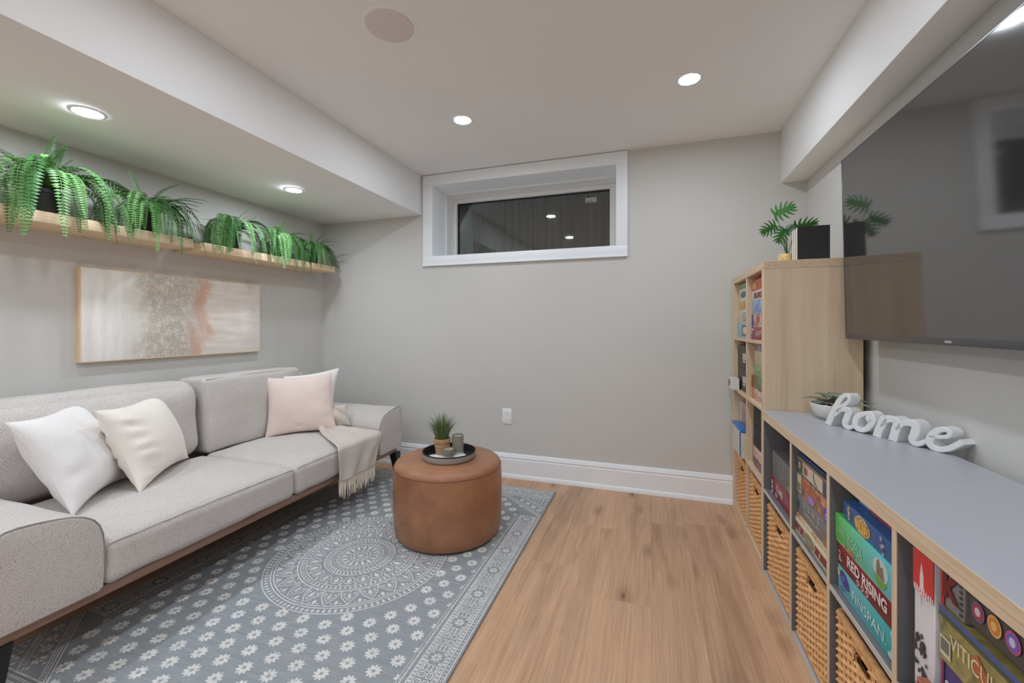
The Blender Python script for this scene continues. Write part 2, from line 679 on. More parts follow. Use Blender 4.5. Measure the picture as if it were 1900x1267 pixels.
obj('frame', ring_frame(B(), WX0 - 0.019, WX1 + 0.019, WZ0 - 0.019, WZ1 + 0.019, WX0 + 0.010, WX1 - 0.018, WZ0 + 0.012, WZ1 - 0.012, ji, 3.52), mat_vinyl, win)
obj('sash', ring_frame(B(), WX0 + 0.011, WX1 - 0.019, WZ0 + 0.013, WZ1 - 0.013, gx0, gx1, gz0, gz1, 3.43, 3.50), mat_vinyl, win)
obj('gasket', ring_frame(B(), gx0, gx1, gz0, gz1, gx0 + 0.008, gx1 - 0.006, gz0 + 0.006, gz1 - 0.006, 3.458, 3.468, 0.0), mat_black, win, label='dark rubber gasket')
pane = obj('pane', B().box(gx0, gx1, gy, gy + 0.004, gz0, gz1), mat_glass, win)
# sticker, latch knob, folding levers
st = obj('sticker', B().box(-0.515, -0.425, gy - 0.0015, gy - 0.0005, 2.172, 2.212), M('sticker_paper', S(178, 174, 160), 0.7), win, label='small beige maker sticker')
for k in range(5):
    obj('printed_mark', B().box(-0.507 + k * 0.010, -0.500 + k * 0.010, gy - 0.0022, gy - 0.0016, 2.179, 2.186), ink(S(90, 88, 82)), st)
kb = B().lathe([(0.0, -0.004), (0.012, -0.004), (0.012, 0.004), (0.008, 0.012), (0.007, 0.022), (0.0, 0.026)], 16)
kb.bm.transform(Matrix.Translation((-0.98, 3.44, 1.783)))
obj('latch_knob', kb, mat_vinyl, win, label='small white latch knob')
for s, xx, ya in ((0, WX0 + 0.004, 3.40), (1, WX1 - 0.012, 3.40)):
    b = B().tube([(xx + 0.004, ya, WZ0 + 0.02), (xx + 0.004, ya - 0.01, WZ0 + 0.06), (xx + 0.004, ya - 0.025, WZ0 + 0.09), (xx + 0.004, ya - 0.005, WZ0 + 0.125), (xx + 0.004, ya - 0.002, WZ0 + 0.17)], [0.006, 0.007, 0.008, 0.006, 0.004], 8)
    obj('lever', b, mat_vinyl, win, label='white folding lever')
# well outside the window: gravel bed, and boards made up for pale streaks in the glass
wl = struct('window_well', B().box(-2.2, 0.3, 3.53, 4.3, 1.40, 1.46), M('gravel', S(80, 78, 74), 0.95, 0.2, 0.4, 60))
mat_board = wood('streak_board', S(176, 172, 166), S(126, 124, 120), 'Z', 20, 1.0, rough=0.8)
for k in range(17):
    h = rnd.uniform(2.45, 2.62)
    obj('board', B().box(-2.18 + k * 0.145, -2.18 + k * 0.145 + 0.138, 4.18 + rnd.uniform(-0.012, 0.012), 4.22, 1.46, h, 0.003, 1), mat_board, wl)

# ------------------------------------------------------------------ outlet
ol = thing('wall_outlet', 'white double wall outlet above the baseboard behind the ottoman', 'outlet', (-1.059, YB, 0.467))
obj('plate', B().box(-1.097, -1.021, YB - 0.006, YB, 0.408, 0.526, 0.003, 2), mat_vinyl, ol)
for zc in (0.492, 0.442):
    r_ = obj('receptacle', B().box(-1.076, -1.042, YB - 0.0085, YB - 0.005, zc - 0.017, zc + 0.017, 0.004, 3), mat_trim, ol)
    b = B()
    b.box(-1.067, -1.065, YB - 0.0092, YB - 0.008, zc - 0.002, zc + 0.009)
    b.box(-1.054, -1.052, YB - 0.0092, YB - 0.008, zc - 0.001, zc + 0.008)
    b.lathe([(0.0025, -0.0005), (0.0025, 0.0005)], 8, (0, 0, 0))
    for v in b.bm.verts[-16:]:
        p = v.co.copy()
        v.co = Vector((-1.0595 + p.x, YB - 0.0087 + p.z, zc - 0.009 + p.y))
    obj('slots', b, ink(S(70, 70, 70)), r_)

# ------------------------------------------------------------------ ceiling fixtures
spk = thing('ceiling_speaker', 'large round off-white speaker cover on the ceiling', 'speaker', (-1.022, 1.484, ZC))
obj('grille', B().lathe([(0.0, -0.010), (0.085, -0.010), (0.096, -0.008), (0.100, -0.003)], 48, (-1.022, 1.484, ZC), False), M('speaker_grille', sc(S(182, 175, 173), 1.6), 0.7, 0.3, 0.02, 300), spk)
obj('rim', B().lathe([(0.099, -0.004), (0.106, -0.003), (0.107, 0.0)], 48, (-1.022, 1.484, ZC), False), mat_trim, spk)


def downlight(x, y, z, label, group='recessed ceiling lights'):
    t = thing('recessed_light', label, 'ceiling light', (x, y, z), group)
    obj('trim_ring', B().lathe([(0.048, -0.002), (0.050, -0.005), (0.058, -0.005), (0.062, -0.003), (0.0635, 0.0)], 36, (x, y, z), False), mat_trim, t)
    obj('lens', B().lathe([(0.0, -0.003), (0.0485, -0.003)], 36, (x, y, z), False), mat_lamp, t, smooth=0)
    return t


downlight(0.179, 2.276, ZC, 'round recessed light in the main ceiling nearest the wall-mounted screen')
downlight(-1.076, 2.301, ZC, 'round recessed light in the main ceiling above the basement window')
downlight(-2.282, 1.134, SZ, 'round recessed light in the low ceiling above the leftmost fern')
downlight(-2.276, 2.217, SZ, 'round recessed light in the low ceiling toward the back wall corner')
OUT = 'round recessed ceiling light outside the picture, in rows continued for extra light, above or behind the camera'
for x in (0.179, -1.09):
    for y in (1.11, -0.08, -1.27, -2.2):  # rearmost row added to brighten surfaces that face the camera
        downlight(x, y, ZC, OUT, 'ceiling lights out of view')
for y in (0.05, -1.05):
    downlight(-2.28, y, SZ, OUT, 'ceiling lights out of view')

# ------------------------------------------------------------------ sofa
X0S, XB, XW = -1.80, -2.46, -2.745          # front, face of the back cushions, rear
sofa = thing('sofa', 'long light grey fabric sofa with walnut base rail along the left wall', 'sofa', (-2.27, 1.72, 0))
obj('base_rail', B().box(X0S - 0.72, X0S - 0.028, 0.665, 2.745, 0.215, 0.252, 0.004), mat_walnut, sofa, label='walnut wood base rail')
for lx, ly, lz in ((-1.850, 0.700, 0.0115), (-1.838, 2.733, 0.0115), (-2.45, 0.74, 0.0), (-2.45, 2.70, 0.0)):
    b = B()
    q = 0.030
    sx_, sy_ = (0.018 if lx > -2 else -0.018), (0.016 if ly > 1 else -0.016)
    v = [b.bm.verts.new((lx + a * q, ly + c * q, 0.216)) for a, c in ((-1, -1), (1, -1), (1, 1), (-1, 1))]
    v += [b.bm.verts.new((lx + sx_ + a * 0.013, ly + sy_ + c * 0.013, lz)) for a, c in ((-1, -1), (1, -1), (1, 1), (-1, 1))]
    for f_ in ((0, 1, 2, 3), (7, 6, 5, 4), (0, 4, 5, 1), (1, 5, 6, 2), (2, 6, 7, 3), (3, 7, 4, 0)):
        b.bm.faces.new([v[i] for i in f_])
    obj('leg', b.fix(), mat_black, sofa, label='tapered black leg')
SPL = 1.771


def seam(parent, pts, r=0.0032, closed=False, mat=None):
    return obj('piping', B().tube(pts, r, 6, closed=closed), mat or mat_sofa, parent)


for ya, yb in ((0.944, SPL), (SPL + 0.002, 2.498)):
    st_ = obj('seat_cushion', B().soft(X0S - 0.70, X0S, ya, yb, 0.252, 0.412, 0.035, (0, 0.006, 0, 0, 0, 0.018), 14, 4, 0.004, ya), mat_sofa, sofa)
    seam(st_, [(X0S - 0.006, ya + 0.012 + (yb - ya - 0.024) * t / 20, 0.402 + 0.004 * sin(PI * t / 20) + 0.0015 * sin(t * 2.1)) for t in range(21)], 0.0028)
for ya, yb, pf in ((0.80, SPL - 0.006, 0.026), (SPL + 0.006, 2.492, 0.012)):
    b = B().soft(-0.125, 0.125, ya, yb, 0.0, 0.445 if pf < 0.02 else 0.437, 0.085 if pf > 0.02 else 0.03, (0.0, pf, 0, 0, 0, pf * 0.5), 14, 4, 0.006, ya)
    b.bm.transform(Matrix.Translation((XB - 0.135, 0, 0.405)) @ Matrix.Rotation(rad(-3.0), 4, 'Y'))
    bc = obj('back_cushion', b, mat_sofa, sofa)
    zt = 0.405 + 0.440
    if pf < 0.02:
        seam(bc, [(XB - 0.043, ya + 0.02 + (yb - ya - 0.04) * t / 20, zt + 0.002 + pf * 0.3 * sin(PI * t / 20)) for t in range(21)], 0.0028)
obj('back_frame', B().soft(XW, XB - 0.22, 0.70, 2.73, 0.252, 0.79, 0.03, n=6), mat_sofa, sofa)


def arm(y_out, sgn):
    """sgn=+1: arm grows toward +Y from its outer face"""
    prof = [(0.0, 0.262), (0.001, 0.40), (0.0, 0.505), (0.004, 0.530), (0.014, 0.547), (0.032, 0.556), (0.06, 0.558), (0.10, 0.554), (0.145, 0.546), (0.185, 0.536), (0.217, 0.522), (0.241, 0.503), (0.257, 0.478), (0.266, 0.446), (0.270, 0.40), (0.271, 0.33), (0.268, 0.262), (0.255, 0.252), (0.012, 0.252)]
    b = B()
    nx = 18
    xs = [XW + 0.03 + (X0S - 0.012 - XW - 0.03) * i / nx for i in range(nx + 1)]
    cy, cz = 0.135, 0.40
    steps = [(x, 1.0) for x in xs] + [(X0S - 0.005, 0.994), (X0S - 0.001, 0.975), (X0S, 0.95)]
    rings = []
    for x, k in steps:
        rings.append([b.bm.verts.new((x, y_out + sgn * (cy + (p[0] - cy) * k), cz + (p[1] - cz) * k + 0.0015 * sin(x * 23 + p[0] * 30))) for p in prof])
    n = len(prof)
    for A, Q in zip(rings, rings[1:]):
        for i in range(n):
            j = (i + 1) % n
            b.bm.faces.new((A[i], A[j], Q[j], Q[i]))
    b.bm.faces.new(rings[0])
    # front panel: a fan with a slight swell
    last = rings[-1]
    inner = [b.bm.verts.new((X0S + 0.005, y_out + sgn * (cy + (p[0] - cy) * 0.6), cz + (p[1] - cz) * 0.6)) for p in prof]
    for i in range(n):
        j = (i + 1) % n
        b.bm.faces.new((last[i], last[j], inner[j], inner[i]))
    b.bm.faces.new(inner)
    a = obj('armrest', b.fix(), mat_sofa, sofa, smooth=50)
    seam(a, [(X0S - 0.0045, y_out + sgn * p[0], p[1]) for p in prof[1:16]], 0.0030, mat=mat_pipe)
    return a


arm(0.672, 1)
arm(2.770, -1)


# ------------------------------------------------------------------ pillows
def pillow(label, mat, BL, BR, TL, TR, T=0.15, conc=0.06, wr=0.004, seed=0, n=44, wrinkle=None, front=1):
    BL, BR, TL, TR = map(Vector, (BL, BR, TL, TR))
    cen = (BL + BR + TL + TR) / 4
    nrm = (BR - BL).cross(TL - BL).normalized() * front
    b = B()

    def P(u, v, side):
        # u,v in -1..1
        uu = u * (1 - conc * (1 - v * v) * abs(u) ** 2)
        vv = v * (1 - conc * (1 - u * u) * abs(v) ** 2)
        a, c = (uu + 1) / 2, (vv + 1) / 2
        p = (BL * (1 - a) + BR * a) * (1 - c) + (TL * (1 - a) + TR * a) * c
        prof = max(0.0, (1 - u * u) * (1 - v * v))
        t = T / 2 * prof ** 0.55
        p = p + nrm * (t * side)
        if 0 < prof:
            e = mnoise.noise_vector(p * 11 + Vector((seed, seed * 2, 0)))
            p = p + Vector(e) * wr * min(1, prof * 4)
            if wrinkle:
                p = p + nrm * side * wrinkle(u, v) * min(1, prof * 3)
        return p
    gr = {}
    for side in (1, -1):
        for i in range(n + 1):
            for j in range(n + 1):
                u = -1 + 2 * i / n
                v = -1 + 2 * j / n
                u, v = sin(u * PI / 2), sin(v * PI / 2)
                edge = i in (0, n) or j in (0, n)
                if edge and side == -1:
                    gr[(i, j, -1)] = gr[(i, j, 1)]
                else:
                    gr[(i, j, side)] = b.bm.verts.new(P(u, v, side))
        for i in range(n):
            for j in range(n):
                b.bm.faces.new([gr[(i, j, side)], gr[(i + 1, j, side)], gr[(i + 1, j + 1, side)], gr[(i, j + 1, side)]])
    b.fix()
    rim = [gr[(i, 0, 1)].co.copy() for i in range(n)] + [gr[(n, j, 1)].co.copy() for j in range(n)] + [gr[(i, n, 1)].co.copy() for i in range(n, 0, -1)] + [gr[(0, j, 1)].co.copy() for j in range(n, 0, -1)]
    o = tag(obj('throw_pillow', b, mat, None, tuple(cen), 60), label, 'pillow', 'pillows on the sofa')
    obj('seam', B().tube(rim, 0.0022, 5, closed=True), mat, o)
    return o


def side_folds(u, v):
    k = math.exp(-((u + 0.80) / 0.26) ** 2)
    return 0.0055 * k * sin(v * 15 + 2.4 * sin(v * 3.3) + u * 5) + 0.003 * k * sin(v * 29 + u * 11 + 2 * sin(v * 7))


pillow('large off-white pillow leaning in the corner by the near sofa arm', mat_white_pillow,
       (-2.115, 1.005, 0.432), (-2.42, 1.36, 0.43), (-2.258, 0.882, 0.808), (-2.575, 1.245, 0.815), 0.18, 0.13, 0.006, 3,
       wrinkle=lambda u, v: 0.006 * math.exp(-((v + 0.35) / 0.12) ** 2) * sin(u * 3 + 1))
pillow('cream velvet pillow with gathered side, leaning on the off-white pillow', mat_cream,
       (-2.142, 1.245, 0.425), (-2.452, 1.66, 0.43), (-2.272, 1.150, 0.800), (-2.555, 1.565, 0.800), 0.19, 0.13, 0.004, 9, wrinkle=side_folds)
pillow('white pillow standing behind the blush velvet pillow', mat_white_pillow,
       (-2.45, 2.265, 0.43), (-2.185, 2.475, 0.43), (-2.528, 2.300, 0.805), (-2.215, 2.575, 0.850), 0.10, 0.10, 0.003, 5)
pillow('small taupe satin pillow tucked beside the far sofa arm', mat_taupe,
       (-2.30, 2.42, 0.442), (-2.030, 2.474, 0.462), (-2.32, 2.45, 0.585), (-2.062, 2.478, 0.605), 0.075, 0.10, 0.008, 15,
       wrinkle=lambda u, v: 0.006 * sin(u * 6 + v * 5))
pillow('blush pink velvet pillow upright in front of the white pillow', mat_blush,
       (-2.440, 2.145, 0.422), (-2.105, 2.425, 0.432), (-2.492, 2.195, 0.808), (-2.185, 2.465, 0.826), 0.13, 0.085, 0.004, 22,
       wrinkle=lambda u, v: -0.010 * math.exp(-((u + 0.05) / 0.09) ** 2 - ((v + 0.78) / 0.10) ** 2) + 0.003 * math.exp(-((u - 0.85) / 0.15) ** 2) * sin(v * 14))

# ------------------------------------------------------------------ throw blanket
thr = thing('throw_blanket', 'pale beige fringed throw draped over the far seat and front edge of the sofa', 'blanket', (-1.95, 2.3, 0.42))


def throw_pt(s, t):
    """s 0..1 from the back of the seat, over the front edge, down; t 0..1 across"""
    y0 = 2.40 - (2.40 - 2.055) * min(1, (s / 0.52)) ** 0.85
    y1 = 2.488
    if s > 0.56:
        y1 = 2.488 - 0.085 * (s - 0.56) / 0.44
    y = y0 + (y1 - y0) * t
    L = 0.92 * s
    if L < 0.44:
        x, z = -2.25 + L, 0.4345 + 0.004 * sin(PI * L / 0.44)
    elif L < 0.50:
        a = (L - 0.44) / 0.06 * PI / 2
        x, z = -1.81 + 0.028 * sin(a), 0.4065 + 0.028 * cos(a)
    else:
        x, z = -1.782, 0.4065 - (L - 0.50) * 0.43
    f = 0.010 * (0.5 + 0.5 * sin(t * 15 + s * 3.5)) + 0.006 * (0.5 + 0.5 * mnoise.noise((t * 5, s * 4, 1.7)))
    if L < 0.44:
        z += f * 0.6 + 0.05 * max(0, 0.22 - s) / 0.22 * (0.5 + 0.5 * sin(t * 9))
    else:
        k = min(1, (L - 0.44) / 0.15)
        x += f * (0.5 + 0.9 * k) + 0.002
        y += 0.006 * sin(s * 9 + t * 4) * k
    return Vector((x, y, z))


b = B().grid(lambda i, j: throw_pt(i, j), 60, 40)
cl_ = obj('cloth', b, mat_throw, thr, smooth=180)
md = cl_.modifiers.new('thickness', 'SOLIDIFY')
md.thickness = 0.004
md.offset = 0.0
b = B()
rf = random.Random(3)
for k in range(46):
    p = throw_pt(1.0, (k + 0.5) / 46)
    dx, dy, ln = rf.uniform(-0.004, 0.007), rf.uniform(-0.010, 0.010), rf.uniform(0.085, 0.108)
    b.tube([p + Vector((0, 0, 0.002)), p + Vector((dx * 0.3, dy * 0.3, -ln * 0.35)), p + Vector((dx * 0.8 + 0.002, dy, -ln * 0.7)), p + Vector((dx, dy * 1.3, -ln))], [0.0022, 0.0034, 0.0036, 0.0022], 5)
obj('fringe', b, mat_fringe, thr, kind='stuff')

# ------------------------------------------------------------------ rug
RC = Vector((-1.411, 1.768, 0))
HX, HY = 0.779, 1.110


def rug_mat():
    m, nt, bs = base('rug_ground', 0.95, 0.1)
    v = coords(nt, (3, 30, 1), False)
    f = noise_tex(nt, v, 2.2, 5, 0.7)
    g = noise_tex(nt, coords(nt, (1, 1, 1), False), 4.0, 4, 0.6)
    c = ramp(nt, f, [(0.3, sc(S(108, 112, 116), 1.52)), (0.55, sc(S(126, 130, 133), 1.52)), (0.78, sc(S(148, 151, 152), 1.52))])
    c2 = ramp(nt, g, [(0.3, sc(S(124, 130, 138), 1.42)), (0.7, sc(S(132, 136, 134), 1.42))])
    nt.links.new(mixn(nt, 0.45, c, c2), bs.inputs['Base Color'])
    bumpn(nt, bs, noise_tex(nt, coords(nt, (1, 1, 1), False), 700, 2), 0.3, 0.001)
    return m


def motif_mat():
    m, nt, bs = base('rug_motif', 0.95, 0.1)
    f = noise_tex(nt, coords(nt, (1, 2.5, 1), False), 55, 3, 0.7)
    g = noise_tex(nt, coords(nt, (1, 1, 1), False), 6, 3, 0.6)
    c = ramp(nt, f, [(0.28, sc(S(146, 150, 152), 1.35)), (0.50, sc(S(194, 192, 189), 1.40))])
    nt.links.new(mixn(nt, 1.0, c, ramp(nt, g, [(0.3, (0.88, 0.88, 0.88)), (0.6, (1, 1, 1))]), 'MULTIPLY'), bs.inputs['Base Color'])
    return m


rug = tag(obj('area_rug', B().box(RC.x - HX, RC.x + HX, RC.y - HY, RC.y + HY, 0.0, 0.010, 0.003, 2), rug_mat(), None, (RC.x, RC.y, 0)),
          'blue-grey patterned rug with cream medallion and flowers under sofa and ottoman', 'rug')
ZM = 0.0104


class Flat:
    def __init__(s):
        s.bm = bmesh.new()

    def poly(s, pts):
        s.bm.faces.new([s.bm.verts.new((RC.x + p[0], RC.y + p[1], ZM)) for p in pts])

    def line(s, p, q, wd):
        p, q = Vector(p), Vector(q)
        d = (q - p)
        if d.length < 1e-6:
            return
        n = Vector((-d.y, d.x)).normalized() * wd / 2
        s.poly([p - n, q - n, q + n, p + n])

    def ring(s, c, r, wd, n=96):
        vs = []
        for k in range(n):
            a = 2 * PI * k / n
            vs.append([s.bm.verts.new((RC.x + c[0] + rr * cos(a), RC.y + c[1] + rr * sin(a), ZM)) for rr in (r - wd / 2, r + wd / 2)])
        for k in range(n):
            A, Q = vs[k], vs[(k + 1) % n]
            s.bm.faces.new((A[0], A[1], Q[1], Q[0]))

    def dot(s, c, r, n=6):
        s.poly([(c[0] + r * cos(2 * PI * k / n), c[1] + r * sin(2 * PI * k / n)) for k in range(n)])

    def leaf(s, c, a, r0, r1, wd):
        d = Vector((cos(a), sin(a)))
        n = Vector((-d.y, d.x))
        c = Vector(c)
        m_ = r0 + (r1 - r0) * 0.62
        s.poly([c + d * r0, c + d * (r0 + (r1 - r0) * 0.35) - n * wd * 0.36, c + d * m_ - n * wd * 0.5, c + d * r1 - n * wd * 0.2, c + d * r1 + n * wd * 0.2, c + d * m_ + n * wd * 0.5, c + d * (r0 + (r1 - r0) * 0.35) + n * wd * 0.4])

    def flower(s, c, r=0.0275, n=11, ok=None, a0=0.0):
        for k in range(n):
            a = a0 + 2 * PI * k / n
            if ok and not ok(c[0] + r * 0.7 * cos(a), c[1] + r * 0.7 * sin(a)):
                continue
            s.leaf(c, a, r * 0.14, r, r * 0.40)

    def obj(s, name):
        for f_ in s.bm.faces:
            if f_.normal.z < 0:
                pass
        bmesh.ops.recalc_face_normals(s.bm, faces=s.bm.faces[:])
        for f_ in s.bm.faces:
            f_.normal_update()
            if f_.normal.z < 0:
                f_.normal_flip()
        x = B()
        x.bm.free()
        x.bm = s.bm
        return obj(name, x, mat_motif, rug, smooth=0, kind='stuff')


mat_motif = motif_mat()
BW = 0.156
CUT = 0.42                                  # corner cut along the long side
CD = Vector((-0.335, 0.268)).normalized()   # direction of the far right corner cut


def side_of_cut(x, y):
    """>0: inside the field octagon (folded to the far right corner)"""
    p = Vector((abs(x), abs(y))) - Vector((HX, HY - CUT))
    n = Vector((-CD.y, CD.x))
    if n.x > 0:
        n = -n
    return p.dot(n)


def in_field(x, y):
    return abs(x) < HX - BW - 0.004 and abs(y) < HY - BW - 0.004 and side_of_cut(x, y) > 0.010


MC = Vector((0.024, 0.0))
F1 = Flat()
for i in range(-28, 4):
    for jx in range(-10, 11):
        cx = -0.830 - RC.x + 0.0529 * i
        cy = 1.632 - RC.y + 0.126 * jx + (0.063 if i % 2 else 0)
        if (Vector((cx, cy)) - MC).length < 0.447:
            continue
        F1.flower((cx, cy), 0.0270, 10, in_field, rf.uniform(0, 1))
F1.obj('flower_pattern')
F2 = Flat()
for r_, wd in ((0.428, 0.005), (0.394, 0.005), (0.381, 0.005), (0.283, 0.006), (0.270, 0.004), (0.246, 0.004), (0.166, 0.0045), (0.137, 0.004), (0.110, 0.0045), (0.100, 0.003), (0.048, 0.004), (0.032, 0.005), (0.015, 0.004)):
    F2.ring(MC, r_, wd)
for k in range(110):
    a = 2 * PI * k / 110
    F2.leaf(MC, a, 0.400, 0.421, 0.012)
for k in range(76):
    F2.leaf(MC, 2 * PI * k / 76, 0.250, 0.266, 0.011)
for k in range(52):
    a = 2 * PI * k / 52
    F2.line(MC + Vector((cos(a), sin(a))) * 0.141, MC + Vector((cos(a + 0.07), sin(a + 0.07))) * 0.162, 0.006)
for k in range(40):
    a = 2 * PI * k / 40
    F2.dot(MC + Vector((cos(a), sin(a))) * 0.1235, 0.0045)
NA = 24
for k in range(NA):                         # pointed arches of the outer band
    a0 = 2 * PI * k / NA
    pol = lambda a, r: MC + Vector((cos(a), sin(a))) * r
    h = PI / NA
    L = [pol(a0 - h * 0.98, 0.296), pol(a0 - h * 0.75, 0.327), pol(a0 - h * 0.35, 0.352), pol(a0, 0.374), pol(a0 + h * 0.35, 0.352), pol(a0 + h * 0.75, 0.327), pol(a0 + h * 0.98, 0.296)]
    for p, q in zip(L, L[1:]):
        F2.line(p, q, 0.0045)
    L2 = [MC + (p - MC) * 0.975 - (p - pol(a0, 0.32)) * 0.22 for p in L]
    for p, q in zip(L2, L2[1:]):
        F2.line(p, q, 0.003)
    F2.leaf(MC, a0, 0.300, 0.338, 0.016)
    F2.dot(pol(a0 - h * 0.45, 0.308), 0.005)
    F2.dot(pol(a0 + h * 0.45, 0.308), 0.005)
    F2.leaf(MC, a0 + h, 0.345, 0.374, 0.016)
    F2.dot(pol(a0 + h * 0.62, 0.368), 0.0045)
    F2.dot(pol(a0 - h * 0.62, 0.368), 0.0045)
for k in range(48):
    F2.dot(MC + Vector((cos(2 * PI * k / 48), sin(2 * PI * k / 48))) * 0.2905, 0.0045)
NP = 22
for k in range(NP):                         # ring of round petals
    a = 2 * PI * k / NP
    c = MC + Vector((cos(a), sin(a))) * 0.208
    F2.ring(c, 0.0245, 0.004, 14)
    F2.leaf(MC, a, 0.190, 0.226, 0.021)
    F2.leaf(MC, a + PI / NP, 0.222, 0.242, 0.012)
for k in range(16):
    a = 2 * PI * k / 16
    F2.leaf(MC, a, 0.052, 0.093, 0.015)
    F2.dot(MC + Vector((cos(a + PI / 16), sin(a + PI / 16))) * 0.088, 0.006)
for k in range(10):
    a = 2 * PI * k / 10
    F2.dot(MC + Vector((cos(a), sin(a))) * 0.040, 0.0035)
F2.dot(MC, 0.008, 10)
F2.obj('medallion')
F3 = Flat()


def border(fr, a0, a1, long_side):
    """fr(a,t): along, inward"""
    for t, wd in ((0.010, 0.0045), (0.029, 0.0045), (0.046, 0.003), (0.110, 0.003), (0.1255, 0.0045)) + (((0.1445, 0.0045), (0.156, 0.002)) if long_side else ((0.156, 0.005),)):
        F3.line(fr(a0, t), fr(a1, t), wd)
    n = int((a1 - a0) / 0.0155)
    for k in range(n):
        a = a0 + (k + 0.5) * (a1 - a0) / n
        for t in (0.0378, 0.1178) + (() if long_side else (0.141,)):
            F3.poly([fr(a - 0.0048, t - 0.0042), fr(a + 0.0048, t - 0.0042), fr(a + 0.0048, t + 0.0042), fr(a - 0.0048, t + 0.0042)])
        F3.poly([fr(a - 0.002, 0.0165), fr(a + 0.004, 0.0165), fr(a + 0.002, 0.0225), fr(a - 0.004, 0.0225)])
    m_ = max(1, int(round((a1 - a0) / 0.092)))
    pw = (a1 - a0) / m_
    for k in range(m_):
        ac = a0 + (k + 0.5) * pw
        x = Vector(fr(ac, 0.078))
        ex = Vector(fr(ac + 1, 0.078)) - x
        ey = Vector(fr(ac, 1.078)) - x
        q = lambda a, t: tuple(x + ex * a + ey * t)

        def sq(ca, ct, h, wd):
            P_ = [(ca - h, ct - h), (ca + h, ct - h), (ca + h, ct + h), (ca - h, ct + h)]
            for i in range(4):
                F3.line(q(*P_[i]), q(*P_[(i + 1) % 4]), wd)
        hp = pw / 2 - 0.016
        for e_ in (-1, 1):
            F3.line(q(e_ * (hp + 0.003), -0.031), q(e_ * (hp + 0.003), 0.031), 0.003)
            for z_ in range(4):
                F3.dot(q(e_ * (hp + 0.0105), -0.024 + 0.016 * z_), 0.0045)
        if k % 2:
            for ca in (-0.0155, 0.0155):
                for ct in (-0.0145, 0.0145):
                    sq(ca, ct, 0.0100, 0.0042)
                    F3.dot(q(ca, ct), 0.0032, 4)
        else:
            F3.flower(tuple(x), 0.0205, 8)
            for ca in (-0.023, 0.023):
                for ct in (-0.024, 0.024):
                    F3.dot(q(ca, ct), 0.0055)


border(lambda a, t: (HX - t, a), -(HY - CUT), HY - CUT, True)
border(lambda a, t: (-HX + t, -a), -(HY - CUT), HY - CUT, True)
border(lambda a, t: (-a, HY - t), -HX + 0.012, HX - 0.012, False)
border(lambda a, t: (a, -HY + t), -HX + 0.012, HX - 0.012, False)
A0 = Vector((HX - 0.008, HY - CUT))
for sx in (1, -1):
    for sy in (1, -1):
        g = lambda p: (p[0] * sx, p[1] * sy)
        nrm_ = Vector((CD.y, -CD.x))
        if nrm_.x < 0:
            nrm_ = -nrm_
        for off, wd in ((0.0, 0.004), (0.010, 0.003), (0.026, 0.003), (0.088, 0.003), (0.104, 0.004)):
            p0 = A0 + Vector((0, off / nrm_.y if nrm_.y > 0.1 else off))
            ln_ = (HY - BW - p0.y) / CD.y
            if ln_ > 0:
                F3.line(g(p0), g(p0 + CD * ln_), wd)
        for row, sp, rr in ((0.018, 0.013, 0.0042), (0.096, 0.013, 0.0040)):
            p0 = A0 + Vector((0, row / nrm_.y))
            ln_ = (HY - BW - p0.y) / CD.y
            for k in range(int(max(0, ln_) / sp)):
                F3.dot(g(p0 + CD * (k + 0.5) * sp), rr, 4)
        p0 = A0 + Vector((0, 0.057 / nrm_.y))
        ln_ = (HY - BW - p0.y) / CD.y
        for k in range(int(max(0, ln_) / 0.062)):
            cc = p0 + CD * (k + 0.55) * 0.062
            F3.flower(g(cc), 0.021, 8)
            for dd in (-0.020, 0.020):
                F3.dot(g(cc + CD * 0.031 + nrm_ * dd), 0.006)
        # the small triangle left in the corner
        for yy in range(8):
            for xx in range(8):
                p_ = Vector((HX - 0.022 - 0.024 * xx, HY - BW - 0.014 - 0.020 * yy))
                if (p_ - A0 - Vector((0, 0.118 / nrm_.y))).dot(nrm_) > 0.002:
                    F3.dot(g(p_), 0.0065, 4 if (xx + yy) % 2 else 6)
F3.obj('border_pattern')

# ------------------------------------------------------------------ ottoman
OC = (-1.097, 2.157, 0.0)
ot = thing('ottoman', 'round tan leather ottoman on the patterned rug', 'ottoman', OC)
obj('foot_plate', B().lathe([(0.0, 0.0112), (0.272, 0.0112), (0.272, 0.020)], 64, OC), mat_black, ot)
obj('body', B().lathe([(0.268, 0.018), (0.283, 0.020), (0.291, 0.030), (0.297, 0.060), (0.302, 0.12), (0.304, 0.20), (0.304, 0.285), (0.3015, 0.352), (0.298, 0.384)], 72, OC), mat_leather, ot, smooth=50)
obj('top_panel', B().lathe([(0.298, 0.384), (0.2965, 0.392), (0.291, 0.403), (0.280, 0.412), (0.262, 0.418), (0.22, 0.423), (0.12, 0.427), (0.0, 0.428)], 72, OC, False), mat_leather, ot, smooth=60)
obj('piping', B().tube([(OC[0] + 0.2985 * cos(2 * PI * k / 72), OC[1] + 0.2985 * sin(2 * PI * k / 72), 0.385) for k in range(72)], 0.0024, 6, closed=True), mat_leather_dark, ot)

